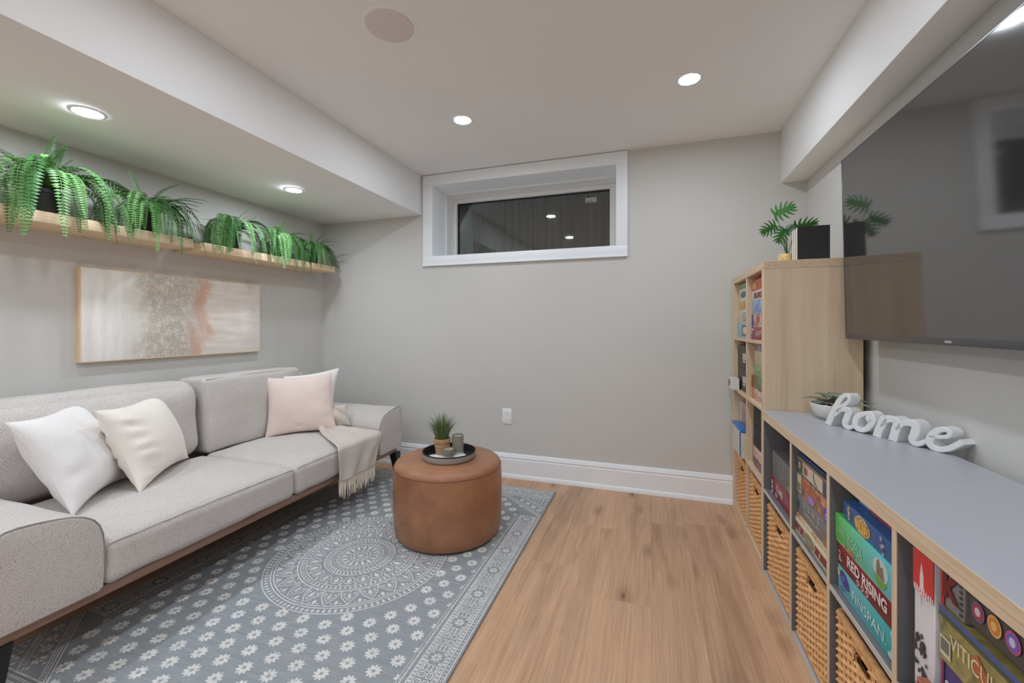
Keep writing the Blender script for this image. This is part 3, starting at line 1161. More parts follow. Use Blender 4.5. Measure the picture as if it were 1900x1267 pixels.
TC = (-1.083, 2.140, 0.4285)
tr = thing('serving_tray', 'round grey tray with black inside standing on the ottoman', 'tray', TC)
obj('wall', B().lathe([(0.142, 0.000), (0.145, 0.004), (0.1485, 0.034), (0.1465, 0.0365)], 64, TC, False), M('grey_shagreen', sc(S(150, 148, 146), 1.3), 0.55, 0.4, 0.12, 180), tr)
b = B().lathe([(0.142, 0.0), (0.1425, 0.002), (0.0, 0.002)], 64, TC)
obj('bottom', b, mat_black, tr)
obj('rim', B().lathe([(0.1495, 0.033), (0.150, 0.037), (0.147, 0.0395), (0.1435, 0.038), (0.142, 0.034), (0.1405, 0.004), (0.1395, 0.0022)], 64, TC, False), mat_black, tr, label='black rim and inner wall')
zt = TC[2] + 0.0022
nb = B()
pts = [(-1.190, 2.106), (-1.095, 2.040), (-0.967, 2.150), (-1.052, 2.223)]
nb.prism(pts, lambda x, y: (x, y, zt), (0, 0, 0.006)).fix()
tag(obj('napkin', nb, mat_trim, None, (-1.076, 2.130, zt)), 'folded white napkin lying in the round tray', 'napkin')
zn = zt + 0.0061
# potted grass
gp = thing('potted_grass', 'small artificial grass plant in a burlap-wrapped pot on the tray', 'potted plant', (-1.134, 2.154, zn))
gc = (-1.134, 2.154, zn)
obj('pot', B().lathe([(0.0, 0.0), (0.034, 0.0), (0.036, 0.003), (0.045, 0.070), (0.049, 0.0705), (0.050, 0.086), (0.048, 0.089), (0.0435, 0.089), (0.042, 0.080)], 32, gc, False), fabric('burlap', sc(S(178, 142, 106), 1.2), sc(S(136, 100, 70), 1.2), 0.5, 320, 0.6), gp)
obj('soil', B().lathe([(0.0, 0.081), (0.043, 0.081)], 20, gc, False), mat_soil, gp)
mat_twine = M('twine', sc(S(196, 164, 124), 1.2), 0.9, 0.2)
b = B()
b.tube([(gc[0] + 0.0415 * cos(2 * PI * k / 24), gc[1] + 0.0415 * sin(2 * PI * k / 24), gc[2] + 0.048) for k in range(24)], 0.0022, 5, closed=True)
kx, ky, kz = gc[0] + 0.0415 * 0.92, gc[1] - 0.0415 * 0.40, gc[2] + 0.048
for sx, sz in ((0.016, 0.012), (-0.014, 0.014)):
    b.tube([(kx, ky, kz), (kx + sx * 0.6, ky - 0.006 + sx * 0.2, kz + sz), (kx + sx, ky - 0.004, kz + sz * 0.4), (kx + sx * 0.4, ky - 0.004, kz - 0.001)], 0.0016, 5)
b.tube([(kx, ky, kz), (kx + 0.008, ky - 0.004, kz - 0.015), (kx + 0.006, ky - 0.004, kz - 0.028)], 0.0015, 5)
b.tube([(kx, ky, kz), (kx - 0.010, ky - 0.006, kz - 0.012), (kx - 0.014, ky - 0.006, kz - 0.024)], 0.0015, 5)
obj('twine_bow', b, mat_twine, gp)
rg = random.Random(8)
for part, cnt in ((0, 130), (1, 70)):
    b = B()
    for k in range(cnt):
        a = rg.uniform(0, 2 * PI)
        r0 = 0.036 * math.sqrt(rg.random())
        ln = rg.uniform(0.10, 0.165)
        lean = rg.uniform(0.05, 0.5) + (0.5 if rg.random() < 0.18 else 0)
        base_ = Vector((gc[0] + r0 * cos(a), gc[1] + r0 * sin(a), gc[2] + 0.080))
        d = Vector((cos(a), sin(a), 0))
        sd = Vector((-sin(a), cos(a), 0))
        prev = None
        N_ = 6
        p = base_.copy()
        el = PI / 2 - lean * 0.35
        wd = rg.uniform(0.0016, 0.0027)
        for i in range(N_ + 1):
            t = i / N_
            ww = wd * (1 - t ** 2.2) + 0.0002
            cur = (b.bm.verts.new(p - sd * ww), b.bm.verts.new(p + d * ww * 0.5), b.bm.verts.new(p + sd * ww))
            if prev:
                b.bm.faces.new((prev[0], prev[1], cur[1], cur[0]))
                b.bm.faces.new((prev[1], prev[2], cur[2], cur[1]))
            prev = cur
            p = p + (d * cos(el) + Vector((0, 0, 1)) * sin(el)) * ln / N_
            el -= lean * 0.34
    obj('grass_blades', b, mat_blade, gp, smooth=0, kind='stuff')


def candle(label, x, y, r, h):
    t = thing('candle', label, 'candle', (x, y, zn), 'candles on the tray')
    c = (x, y, zn)
    obj('glass_foot', B().lathe([(0.0, 0.0), (r - 0.002, 0.0), (r, 0.002), (r, 0.012)], 32, c, False), M('cloudy_glass', S(200, 202, 198), 0.15, 0.5), t)
    obj('holder', B().lathe([(r, 0.012), (r, h - 0.002), (r - 0.001, h), (r - 0.003, h), (r - 0.0035, h - 0.008)], 32, c, False), M('grey_green_matte', sc(S(126, 124, 112), 1.2), 0.6, 0.3, 0.08, 60), t)
    obj('wax', B().lathe([(0.0, h - 0.007), (r - 0.0033, h - 0.008)], 32, c, False), M('candle_wax', S(206, 194, 170), 0.5), t)
    obj('wick', B().tube([(x, y, zn + h - 0.007), (x + 0.001, y, zn + h + 0.001)], 0.0009, 5), mat_black, t)


candle('tall grey-green candle on the tray, behind the short one', -1.050, 2.183, 0.0330, 0.106)
candle('short grey-green candle in front on the tray', -1.067, 2.103, 0.0325, 0.050)

# ------------------------------------------------------------------ painting
def painting_mat():
    m, nt, bs = base('abstract_painting', 0.55, 0.4)
    tc = nt.nodes.new('ShaderNodeTexCoord')
    sp = nt.nodes.new('ShaderNodeSeparateXYZ')
    nt.links.new(tc.outputs['Object'], sp.inputs[0])
    ob = tc.outputs['Object']

    def mth(op, a, b_=None):
        n = nt.nodes.new('ShaderNodeMath')
        n.operation = op
        for i, v in enumerate((a, b_)):
            if v is None:
                continue
            if isinstance(v, float):
                n.inputs[i].default_value = v
            else:
                nt.links.new(v, n.inputs[i])
        return n.outputs[0]

    def mp(scale):
        q = nt.nodes.new('ShaderNodeMapping')
        q.inputs['Scale'].default_value = scale
        nt.links.new(ob, q.inputs[0])
        return q.outputs[0]
    wob = noise_tex(nt, mp((1, 1, 1)), 6, 4, 0.6)
    y = mth('ADD', sp.outputs['Y'], mth('MULTIPLY', mth('SUBTRACT', wob, 0.5), 0.22))
    z = sp.outputs['Z']
    vert = noise_tex(nt, mp((1, 30, 4)), 1.0, 4, 0.6)
    hor = noise_tex(nt, mp((1, 4, 34)), 1.0, 4, 0.6)
    left = ramp(nt, vert, [(0.3, sc(S(196, 192, 186), 1.45)), (0.7, sc(S(214, 211, 206), 1.45))])
    right = ramp(nt, hor, [(0.3, sc(S(196, 187, 178), 1.4)), (0.7, sc(S(214, 208, 202), 1.42))])

    def band(c0, c1, soft):
        a = nt.nodes.new('ShaderNodeMapRange')
        a.interpolation_type = 'SMOOTHSTEP'
        a.inputs['From Min'].default_value = c0 - soft
        a.inputs['From Max'].default_value = c0 + soft
        nt.links.new(y, a.inputs['Value'])
        b_ = nt.nodes.new('ShaderNodeMapRange')
        b_.interpolation_type = 'SMOOTHSTEP'
        b_.inputs['From Min'].default_value = c1 - soft
        b_.inputs['From Max'].default_value = c1 + soft
        b_.inputs['To Min'].default_value = 1
        b_.inputs['To Max'].default_value = 0
        nt.links.new(y, b_.inputs['Value'])
        return mth('MULTIPLY', a.outputs[0], b_.outputs[0])
    c = mixn(nt, band(0.08, 3.0, 0.08), left, right)
    # rust wash, broken up
    rust = ramp(nt, noise_tex(nt, mp((1, 9, 5)), 1.3, 4, 0.65), [(0.3, sc(S(180, 116, 86), 1.3)), (0.7, sc(S(200, 160, 138), 1.35))])
    rf_ = mth('MULTIPLY', band(0.02, 0.135, 0.045), ramp(nt, noise_tex(nt, mp((1, 7, 3.5)), 1.7, 5, 0.7), [(0.30, (0.15, 0.15, 0.15)), (0.62, (1, 1, 1))]))
    c = mixn(nt, rf_, c, rust)
    # glitter field
    gl = ramp(nt, noise_tex(nt, mp((1, 1, 1)), 170, 3, 0.7), [(0.30, sc(S(136, 127, 112), 1.35)), (0.5, sc(S(168, 160, 147), 1.4)), (0.70, sc(S(204, 198, 188), 1.45))])
    vo = nt.nodes.new('ShaderNodeTexVoronoi')
    vo.inputs['Scale'].default_value = 95
    nt.links.new(ob, vo.inputs['Vector'])
    spk_ = ramp(nt, vo.outputs['Distance'], [(0.13, (1, 1, 1)), (0.17, (0, 0, 0))])
    gl = mixn(nt, spk_, gl, S(244, 242, 236))
    gf = mth('MULTIPLY', band(-0.26, 0.055, 0.085), ramp(nt, noise_tex(nt, mp((1, 1, 1)), 26, 5, 0.75), [(0.33, (0.25, 0.25, 0.25)), (0.54, (1, 1, 1))]))
    c = mixn(nt, gf, c, gl)
    nt.links.new(c, bs.inputs['Base Color'])
    bumpn(nt, bs, vert, 0.15, 0.001)
    return m


PY0, PY1, PZ0, PZ1 = 1.350, 2.395, 0.974, 1.471
pt = thing('painting', 'wide abstract canvas with silver glitter band and rust streak above the sofa', 'painting', (-2.785, 1.8725, 1.2225))
obj('canvas', B().box(-2.800, -2.779, PY0 + 0.005, PY1 - 0.005, PZ0 + 0.005, PZ1 - 0.005, 0.002), painting_mat(), pt)
b = ring_frame(B(), 0, 1, 0, 1, 0, 1, 0, 1, 0, 1) if False else B()
fx0, fx1 = XL + 0.0005, -2.780
b.box(fx0, fx1, PY0, PY0 + 0.005, PZ0, PZ1, 0.0008, 1)
b.box(fx0, fx1, PY1 - 0.005, PY1, PZ0, PZ1, 0.0008, 1)
b.box(fx0, fx1, PY0 + 0.005, PY1 - 0.005, PZ0, PZ0 + 0.005, 0.0008, 1)
b.box(fx0, fx1, PY0 + 0.005, PY1 - 0.005, PZ1 - 0.005, PZ1, 0.0008, 1)
obj('frame', b, wood('pale_frame_wood', sc(S(224, 198, 166), 1.35), sc(S(206, 176, 142), 1.35), 'Z', 30, 2), pt)

# ------------------------------------------------------------------ floating shelves and ferns
SHX = -2.557
for lab, ya, yb, z0, z1 in (('pale wood floating shelf holding the two nearer ferns above the painting', 0.655, 1.760, 1.624, 1.673),
                            ('pale wood floating shelf holding the three farther ferns near the back corner', 1.822, 2.925, 1.618, 1.667)):
    tag(obj('floating_shelf', B().box(XL + 0.0005, SHX, ya, yb, z0, z1, 0.002), mat_shelfwood, None, ((XL + SHX) / 2, (ya + yb) / 2, z0)), lab, 'shelf', 'floating shelves')


def fern(label, y, zs, R, seed, nf=36, lim=(-9.0, 9.0)):
    cx = -2.672
    t = thing('potted_fern', label, 'fern', (cx, y, zs), 'potted ferns on the floating shelves')
    obj('pot', B().lathe([(0.0, 0.0), (0.046, 0.0), (0.048, 0.003), (0.060, 0.098), (0.064, 0.100), (0.065, 0.116), (0.0625, 0.118), (0.060, 0.112), (0.0, 0.106)], 28, (cx, y, zs), False), mat_pot, t)
    r_ = random.Random(seed)
    for k in range(nf):
        up = k < 3
        back = r_.random() < 0.14
        az = r_.gauss(0, 0.75) if not back else r_.uniform(1.9, 4.3)
        if not back and r_.random() < 0.45:
            az = r_.choice((-1, 1)) * r_.uniform(0.7, 1.35)
        if up:
            az = r_.uniform(-1.6, 1.6)
        d = Vector((cos(az), sin(az), 0))
        ln = R * r_.uniform(1.05, 1.9)
        el, e1, sh = rad(r_.uniform(40, 75)), rad(r_.uniform(-88, -74)), r_.uniform(1.35, 1.9)
        if up:
            ln, el, e1, sh = R * r_.uniform(0.60, 0.95), rad(r_.uniform(66, 85)), rad(r_.uniform(5, 50)), 1.0
        elif back:
            ln, el, e1, sh = R * r_.uniform(0.5, 0.8), rad(r_.uniform(55, 78)), rad(r_.uniform(-40, 10)), 1.0
        elif r_.random() < 0.15:
            ln, el, e1, sh = R * r_.uniform(0.9, 1.2), rad(r_.uniform(40, 60)), rad(r_.uniform(-35, -10)), 1.0
        N_ = 18
        tw = r_.uniform(-0.5, 0.5)
        p = Vector((cx, y, zs + 0.108)) + d * r_.uniform(0.0, 0.03)
        pts, tans = [], []
        azz = az
        for i in range(N_ + 1):
            pts.append(p.copy())
            s_ = min(1.0, i / N_ * sh)
            e = el + (e1 - el) * (s_ * s_ * (3 - 2 * s_) * 0.6 + 0.4 * s_)
            dd = Vector((cos(azz), sin(azz), 0)) * cos(e) + Vector((0, 0, 1)) * sin(e)
            tans.append(dd)
            p = p + dd * ln / N_
            azz += tw * 0.03
        hw = min(0.042, ln * r_.uniform(0.075, 0.10))
        b = B()

        def cl(q):
            q = Vector(q)
            q.x = max(q.x, XL + 0.006 + 0.004 * r_.random())
            q.y = min(max(q.y, lim[0]), lim[1])
            q.z = min(q.z, SZ - 0.02)
            if q.x < SHX + 0.006 and q.z < zs + 0.006:
                q.z = zs + 0.003 + 0.006 * r_.random()
            # keep clear of the pot
            h = Vector((q.x - cx, q.y - y, 0))
            if q.z < zs + 0.112 and h.length < 0.069:
                h = h.normalized() * 0.070 if h.length > 1e-4 else d * 0.07
                q.x, q.y = cx + h.x, y + h.y
            return q
        pts = [cl(q) if i > 2 else q for i, q in enumerate(pts)]
        b.tube(pts, [0.0016 * (1 - 0.7 * i / N_) for i in range(N_ + 1)], 4, cap=False)
        np_ = 36
        for i in range(2, np_):
            s_ = i / np_
            f_ = s_ * N_
            i0 = min(int(f_), N_ - 1)
            q = pts[i0].lerp(pts[i0 + 1], f_ - i0)
            tg = (pts[i0 + 1] - pts[i0])
            if tg.length < 1e-6:
                continue
            tg.normalize()
            side = tg.cross(Vector((0, 0, 1)))
            if side.length < 0.15:
                side = Vector((-sin(azz), cos(azz), 0))
            side.normalize()
            nn = side.cross(tg)
            L = hw * min(1.0, (s_ / 0.18) ** 0.7) * (1 - max(0, s_ - 0.25) / 0.75) ** 0.65 + 0.004
            pw = ln / np_ * 0.42
            for sg in (-1, 1):
                dv = (side * sg + tg * 0.28 - nn * 0.16 + Vector((r_.uniform(-.06, .06), r_.uniform(-.06, .06), r_.uniform(-.06, .06)))).normalized()
                a0 = q
                tip = cl(q + dv * L)
                m1 = cl(q + dv * L * 0.45 + tg * pw + nn * 0.002)
                m2 = cl(q + dv * L * 0.45 - tg * pw + nn * 0.002)
                V_ = [b.bm.verts.new(x) for x in (a0, m2, tip, m1)]
                b.bm.faces.new((V_[0], V_[1], V_[2]))
                b.bm.faces.new((V_[0], V_[2], V_[3]))
        obj('frond', b, mat_fern, t, smooth=0)
    return t


fern('leftmost and largest potted fern on the nearer floating shelf', 1.165, 1.6732, 0.315, 11, 46)
fern('potted fern at the far end of the nearer shelf, second from the left', 1.575, 1.6732, 0.275, 24, 48)
fern('potted fern on the near end of the farther shelf, middle of the five', 2.075, 1.6672, 0.255, 37, 40)
fern('potted fern on the farther shelf between the middle fern and the corner fern', 2.435, 1.6672, 0.235, 41, 36)
fern('potted fern nearest the back wall corner, end of the farther shelf', 2.775, 1.6672, 0.225, 59, 36, lim=(0.0, 3.06))

# ------------------------------------------------------------------ shelving units
tall = thing('cube_bookcase', 'tall oak cube bookcase with board games and baskets standing against the back wall', 'bookcase', (0.694, 2.65, 0))
TX0, TX1 = 0.500, 0.888
TY = (2.252, 2.290, 2.630, 2.647, 3.007, 3.045)
obj('side_panel', B().box(TX0, TX1, TY[0], TY[1], 0, 1.4315, 0.0012, 1), mat_oak, tall)
obj('side_panel', B().box(TX0, TX1, TY[4], TY[5], 0, 1.4315, 0.0012, 1), mat_oak, tall)
obj('top_panel', B().box(TX0, TX1, TY[0], TY[5], 1.432, 1.470, 0.0012, 1), mat_oak_y, tall)
obj('bottom_panel', B().box(TX0, TX1, TY[1], TY[4], 0, 0.040, 0.001, 1), mat_oak_y, tall)
obj('divider', B().box(TX0 + 0.001, TX1, TY[2], TY[3], 0.040, 1.432, 0.001, 1), mat_oak_z, tall)
TSH = (0.416, 0.771, 1.091)
for z in TSH:
    for ya, yb in ((TY[1], TY[2]), (TY[3], TY[4])):
        obj('shelf', B().box(TX0 + 0.001, TX1, ya, yb, z - 0.016, z, 0.001, 1), mat_oak_y, tall)
pegs = B()
for zz in (1.34, 1.37):
    pegs.box(TX0 + 0.03, TX0 + 0.036, TY[4] - 0.0006, TY[4] + 0.0002, zz, zz + 0.006)
obj('peg_holes', pegs, mat_black, tall)

low = thing('cube_sideboard', 'low grey cube sideboard with oak edges under the wall-mounted screen', 'sideboard', (0.684, 1.488, 0))
LX0, LX1, LYA, LYB = 0.490, 0.878, 0.727, 2.2495
eb = 0.002


def edged(name, x0, x1, ya, yb, z0, z1, grey, edge):
    p = obj(name, B().box(x0 + eb, x1, ya, yb, z0, z1, 0.0008, 1), grey, low)
    obj('edge_band', B().box(x0, x0 + eb, ya, yb, z0, z1, 0.0005, 1), edge, p, label='oak edge band')


edged('top_panel', LX0, LX1, LYA, LYB, 0.732, 0.770, mat_grey, mat_oak_y)
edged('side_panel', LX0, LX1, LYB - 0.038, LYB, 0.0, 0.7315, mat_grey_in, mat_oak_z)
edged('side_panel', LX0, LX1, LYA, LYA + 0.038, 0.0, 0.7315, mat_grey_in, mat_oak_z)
edged('bottom_panel', LX0, LX1, LYA + 0.0385, LYB - 0.0385, 0.0, 0.038, mat_grey, mat_oak_y)
DV = (1.815, 1.465, 1.110)
for y in DV:
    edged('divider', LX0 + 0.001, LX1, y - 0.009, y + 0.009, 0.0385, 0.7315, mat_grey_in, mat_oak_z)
BAY = ((1.8245, 2.211), (1.4745, 1.8055), (1.1195, 1.4555), (0.7655, 1.1005))
mat_edge_pale = M('pale_grey_edge', S(196, 190, 184), 0.5, 0.4)
for ya, yb in BAY:
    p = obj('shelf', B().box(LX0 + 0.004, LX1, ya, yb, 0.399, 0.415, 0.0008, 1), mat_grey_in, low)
    obj('edge_band', B().box(LX0 + 0.002, LX0 + 0.004, ya, yb, 0.399, 0.415, 0.0004, 1), mat_edge_pale, p, label='pale grey edge band')
LSH = 0.4152

# ------------------------------------------------------------------ wicker baskets
BH = 0.322


def basket_meshes(wd):
    """parts of a basket wd wide, open top, front toward -X; origin at the base centre"""
    D = 0.345
    out = {}
    h = wd / 2 - 0.006
    d2 = D / 2 - 0.006
    ha, hb = -0.038, 0.044           # hand hole
    hz0, hz1 = 0.245, 0.287
    wv = B()
    rows = 25
    per = [(-d2, h), (-d2, -h), (d2, -h), (d2, h)]
    zs0, zs1 = 0.022, BH - 0.022
    stp = 0.026
    ns = int(2 * h / stp)
    for r in range(rows):
        z = zs0 + (zs1 - zs0) * (r + 0.5) / rows
        segs = [[(-h, h)]]
        spans = [(-h, h)]
        if hz0 < z < hz1:
            spans = [(-h, ha), (hb, h)]
        for a, c in spans:
            n_ = max(2, int((c - a) / stp * 2))
            pts_ = []
            for i in range(n_ + 1):
                yy = a + (c - a) * i / n_
                ph = (yy + h) / (2 * h) * ns * PI + (PI if r % 2 else 0)
                pts_.append((-d2 - 0.0015 + 0.0042 * cos(ph), yy, z + 0.0012 * sin(yy * 90 + r)))
            wv.tube(pts_, 0.0057, 4, flat=0.95)
        for sy in (-1, 1):
            pts_ = [(-d2 + 2 * d2 * i / 14, sy * (h + 0.001 + 0.003 * cos(i * PI + r * PI)), z) for i in range(15)]
            wv.tube(pts_, 0.0055, 4)
    out['weave'] = (wv, mat_wicker)
    sk = B()
    for i in range(ns + 1):
        yy = -h + 2 * h * i / ns
        spans = [(0.012, BH - 0.012)]
        if ha < yy < hb:
            spans = [(0.012, hz0 - 0.004), (hz1 + 0.004, BH - 0.012)]
        for z0, z1 in spans:
            sk.tube([(-d2, yy, z0), (-d2, yy, z1)], 0.0036, 5)
    out['stakes'] = (sk, mat_wicker)
    for rn, z, rr in (('rim', BH - 0.012, 0.0115), ('bottom_rim', 0.012, 0.0105)):
        rim = B()
        for (x0, y0), (x1, y1) in zip(per, per[1:] + per[:1]):
            L = math.hypot(x1 - x0, y1 - y0)
            n_ = int(L / 0.0046)
            pts_ = [(x0 + (x1 - x0) * i / n_, y0 + (y1 - y0) * i / n_, z) for i in range(n_ + 1)]
            rim.tube(pts_, [rr * (1.0 if i % 3 else 0.86) for i in range(n_ + 1)], 7)
        out[rn] = (rim, mat_wicker)
    hl = B()
    hp = [(-d2 - 0.002, ha, hz0), (-d2 - 0.002, hb, hz0), (-d2 - 0.002, hb + 0.002, hz1), (-d2 - 0.002, ha - 0.002, hz1)]
    hl.tube(hp, 0.0055, 6, closed=True)
    out['hand_hole_rim'] = (hl, mat_wicker)
    ln = B()  # added inner walls that make gaps in the weave look shaded
    t = 0.003
    xi = -d2 + 0.0075
    ln.box(xi, xi + t, -h + 0.008, ha, 0.01, BH - 0.02)
    ln.box(xi, xi + t, hb, h - 0.008, 0.01, BH - 0.02)
    ln.box(xi, xi + t, ha, hb, 0.01, hz0)
    ln.box(xi, xi + t, ha, hb, hz1, BH - 0.02)
    ln.box(d2 - t, d2, -h + 0.006, h - 0.006, 0.01, BH - 0.02)
    ln.box(xi, d2, -h + 0.005, -h + 0.008, 0.01, BH - 0.02)
    ln.box(xi, d2, h - 0.008, h - 0.005, 0.01, BH - 0.02)
    ln.box(xi, d2, -h + 0.006, h - 0.006, 0.006, 0.010)
    out['gap_backing'] = (ln, mat_wicker_in)
    return {k: mesh_of(v[0], v[1], Vector((0, 0, 0)), 50 if k != 'gap_backing' else 0) for k, v in out.items()}


def baskets(wd, places):
    ms = basket_meshes(wd)
    for lab, x, y, z in places:
        t = thing('wicker_basket', lab, 'basket', (x, y, z), 'wicker baskets in the bottom cubes')
        for k, me in ms.items():
            o = bpy.data.objects.new(k, me)
            COL.objects.link(o)
            o.parent = t
            ORG[o.name] = ORG[t.name]
            if k in ('weave', 'stakes'):
                o['kind'] = 'stuff'


bxl = 0.506 + 0.345 / 2
baskets(0.314, [('wicker basket in the bottom cube of the tall bookcase beside the baseboard', bxl + 0.008, 2.827, 0.0405),
                ('wicker basket in the bottom cube of the tall bookcase next to the sideboard', bxl + 0.008, 2.460, 0.0405)])
baskets(0.355, [('wicker basket in the sideboard under the dark grey and red game boxes', bxl - 0.002, 2.018, 0.0385)])
baskets(0.308, [('wicker basket in the sideboard under the cream and maroon game box', bxl - 0.002, 1.640, 0.0385),
                ('wicker basket in the sideboard under the teal, red and green game boxes', bxl - 0.002, 1.2875, 0.0385)])

# ------------------------------------------------------------------ board games and other boxed things
GAMES = 'boxed board games on the cube shelves'


def gbox(label, mat, x0, y0, y1, z0, z1, depth=0.28, lid=True, name='game_box', cat='game box', lidmat=None, group=GAMES):
    """y1 is the left end seen from the room"""
    x1 = min(x0 + depth, 0.872)
    o = obj(name, B().box(x0 + 0.0012, x1 - 0.0012, y0 + 0.0012, y1 - 0.0012, z0, z1 - 0.002, 0.0012, 1), mat, None, ((x0 + x1) / 2, (y0 + y1) / 2, z0))
    tag(o, label, cat, group)
    if lid:
        h = z1 - z0
        o2 = obj('lid', B().box(x0, x1, y0, y1, z0 + min(0.010, h * 0.15), z1, 0.0014, 2), lidmat or mat, o)
    return o


def panel(root, x, ya, yb, za, zb, mat, lift=0.0006, name='printed_panel'):
    return obj(name, B().box(x - lift, x + 0.0001, ya, yb, za, zb), mat, root, smooth=0)


def shape(root, x, pts, col, lift=0.0012, name='printed_shape'):
    b = B()
    b.prism(pts, lambda y, z: (x - lift, y, z), (lift * 0.5, 0, 0)).fix()
    return obj(name, b, ink(col), root, smooth=0)


def ell(y, z, a, c, n=20):
    return [(y + a * cos(2 * PI * k / n), z + c * sin(2 * PI * k / n)) for k in range(n)]


def fig(root, x, y, z, h, cols, seed):
    """a small generic printed sprig of blots"""
    r_ = random.Random(seed)
    for k in range(6):
        shape(root, x, ell(y + r_.uniform(-.16, .16) * h, z + (k / 5 - 0.5) * h * 0.8, h * r_.uniform(.10, .18), h * r_.uniform(.09, .16), 9), cols[k % len(cols)], 0.0010 + 0.0001 * k)


Wt = S(232, 230, 226)
# --- sideboard, bay beside the tall bookcase
x = 0.600
o = gbox('large matt black box with white round logo behind the grey and red boxes', M('matt_black_card', S(72, 70, 68), 0.6, 0.3), x, 1.835, 2.165, LSH, 0.716)
shape(o, x, ell(1.935, 0.668, 0.026, 0.030), S(206, 202, 196))
shape(o, x, ell(1.935, 0.668, 0.0235, 0.0275), S(72, 70, 68), 0.0016)
lettering('THE', ink(S(206, 202, 196)), o, face_mx(x - 0.0022, 1.935, 0.672), width=0.032)
for dy, dz in ((0, 0.008), (-0.008, -0.003), (0.008, -0.003), (0, -0.010)):
    shape(o, x, ell(2.005 + dy, 0.668 + dz, 0.007, 0.007, 10), S(206, 202, 196), 0.0012 + abs(dy) * 0.02)
x = 0.512
o = gbox('red and plum game box with pale script letters under the dark grey box', art('red_plum_print', [S(96, 40, 58), S(150, 48, 56), S(112, 44, 66), S(206, 84, 74)], 9), x, 1.828, 2.172, LSH, 0.498, 0.085)
for k in range(3):
    shape(o, x, [(2.158, 0.478 - 0.022 * k), (2.142, 0.478 - 0.022 * k), (2.142, 0.463 - 0.022 * k), (2.158, 0.463 - 0.022 * k)], S(206, 200, 206))
lettering('Keep', ink(S(216, 196, 180)), o, face_mx(x - 0.0016, 2.030, 0.465), width=0.085, height=0.045, bold=0.02)
shape(o, x, ell(2.085, 0.433, 0.016, 0.011), S(206, 120, 170))
o = gbox('dark grey game box with faint lettering standing on the red box', M('charcoal_card', S(108, 106, 104), 0.5, 0.4), x, 1.828, 2.150, 0.4985, 0.612, 0.085)
lettering('DECK', ink(S(152, 150, 148)), o, face_mx(x - 0.0016, 2.030, 0.560), width=0.07)
shape(o, x, [(2.06, 0.536), (1.985, 0.536), (1.985, 0.533), (2.06, 0.533)], S(146, 144, 142))
shape(o, x, [(1.95, 0.52), (1.83, 0.50), (1.83, 0.53), (1.90, 0.535)], S(116, 128, 126))
# --- second bay
x = 0.502
o = gbox('cream game box with maroon stripe and olive oval at the bottom of its stack', M('cream_card', S(206, 198, 172), 0.5, 0.3), x, 1.480, 1.800, LSH, 0.4655)
panel(o, x, 1.482, 1.798, 0.428, 0.454, ink(S(120, 44, 50)))
shape(o, x, ell(1.655, 0.441, 0.056, 0.0225, 28), S(190, 180, 150), 0.0012)
shape(o, x, ell(1.655, 0.441, 0.050, 0.019, 28), S(134, 128, 96), 0.0018)
lettering('TAVERN', ink(S(206, 198, 164)), o, face_mx(x - 0.0024, 1.655, 0.441), width=0.074)
for yy in (1.745, 1.560):
    shape(o, x, ell(yy, 0.441, 0.005, 0.009, 10), S(214, 160, 150), 0.0014)
o = gbox('thin cream and orange game box lying on the maroon-striped box', art('cream_orange_print', [S(216, 200, 172), S(206, 180, 146), S(196, 128, 76), S(222, 214, 196)], 16), x + 0.002, 1.482, 1.797, 0.466, 0.4845, lid=False)
x = 0.508
o = gbox('grey game box printed with spaced pale capitals in the second sideboard bay', M('desert_grey_card', S(126, 124, 124), 0.5, 0.35), x, 1.480, 1.794, 0.485, 0.5585)
panel(o, x, 1.480, 1.55, 0.486, 0.512, art('dune_sunset', [S(140, 116, 104), S(176, 112, 76), S(120, 118, 122)], 20))
for ch, yy in (('D', 1.715), ('U', 1.675), ('N', 1.630), ('E', 1.585)):
    lettering(ch, ink(S(206, 200, 190)), o, face_mx(x - 0.0016, yy, 0.539), height=0.019)
lettering('IMPERIUM', ink(S(206, 200, 190)), o, face_mx(x - 0.0016, 1.648, 0.512), width=0.135, height=0.010)
shape(o, x, ell(1.500, 0.503, 0.007, 0.010), S(210, 204, 200), 0.0016)
shape(o, x, [(1.79, 0.53), (1.775, 0.53), (1.775, 0.505), (1.79, 0.505)], S(70, 68, 70))
o = gbox('game box with bright flower print between the grey and teal boxes', art('flower_print', [S(196, 178, 132), S(198, 104, 72), S(112, 108, 78), S(150, 112, 176), S(206, 190, 150)], 22), x, 1.480, 1.794, 0.559, 0.632)
shape(o, x, [(1.793, 0.628), (1.750, 0.628), (1.750, 0.566), (1.793, 0.566)], S(196, 186, 150))
lettering('ES', ink(S(90, 84, 76)), o, face_mx(x - 0.0020, 1.771, 0.585), width=0.030, bold=0.02)
for k, yy in enumerate((1.722, 1.700, 1.678, 1.656, 1.634, 1.612, 1.590)):
    lettering('GARDENS'[k], ink(S(222, 104, 62)), o, face_mx(x - 0.0016, yy, 0.609), height=0.022, bold=0.03)
shape(o, x, ell(1.655, 0.578, 0.030, 0.014), S(160, 124, 196))
shape(o, x, [(1.545, 0.604), (1.482, 0.604), (1.482, 0.562), (1.545, 0.562)], S(96, 66, 176))
lettering('CA', ink(S(220, 210, 230)), o, face_mx(x - 0.0020, 1.513, 0.580), width=0.034, bold=0.02)
o = gbox('teal and navy game box with a pale framed picture on top of its stack', art('terracotta_border', [S(60, 110, 108), S(66, 120, 116)], 8), x, 1.480, 1.794, 0.6325, 0.692, lidmat=M('teal_card', S(62, 112, 110), 0.45, 0.35))
shape(o, x, [(1.794, 0.691), (1.481, 0.691), (1.481, 0.684), (1.794, 0.684)], S(176, 100, 82))
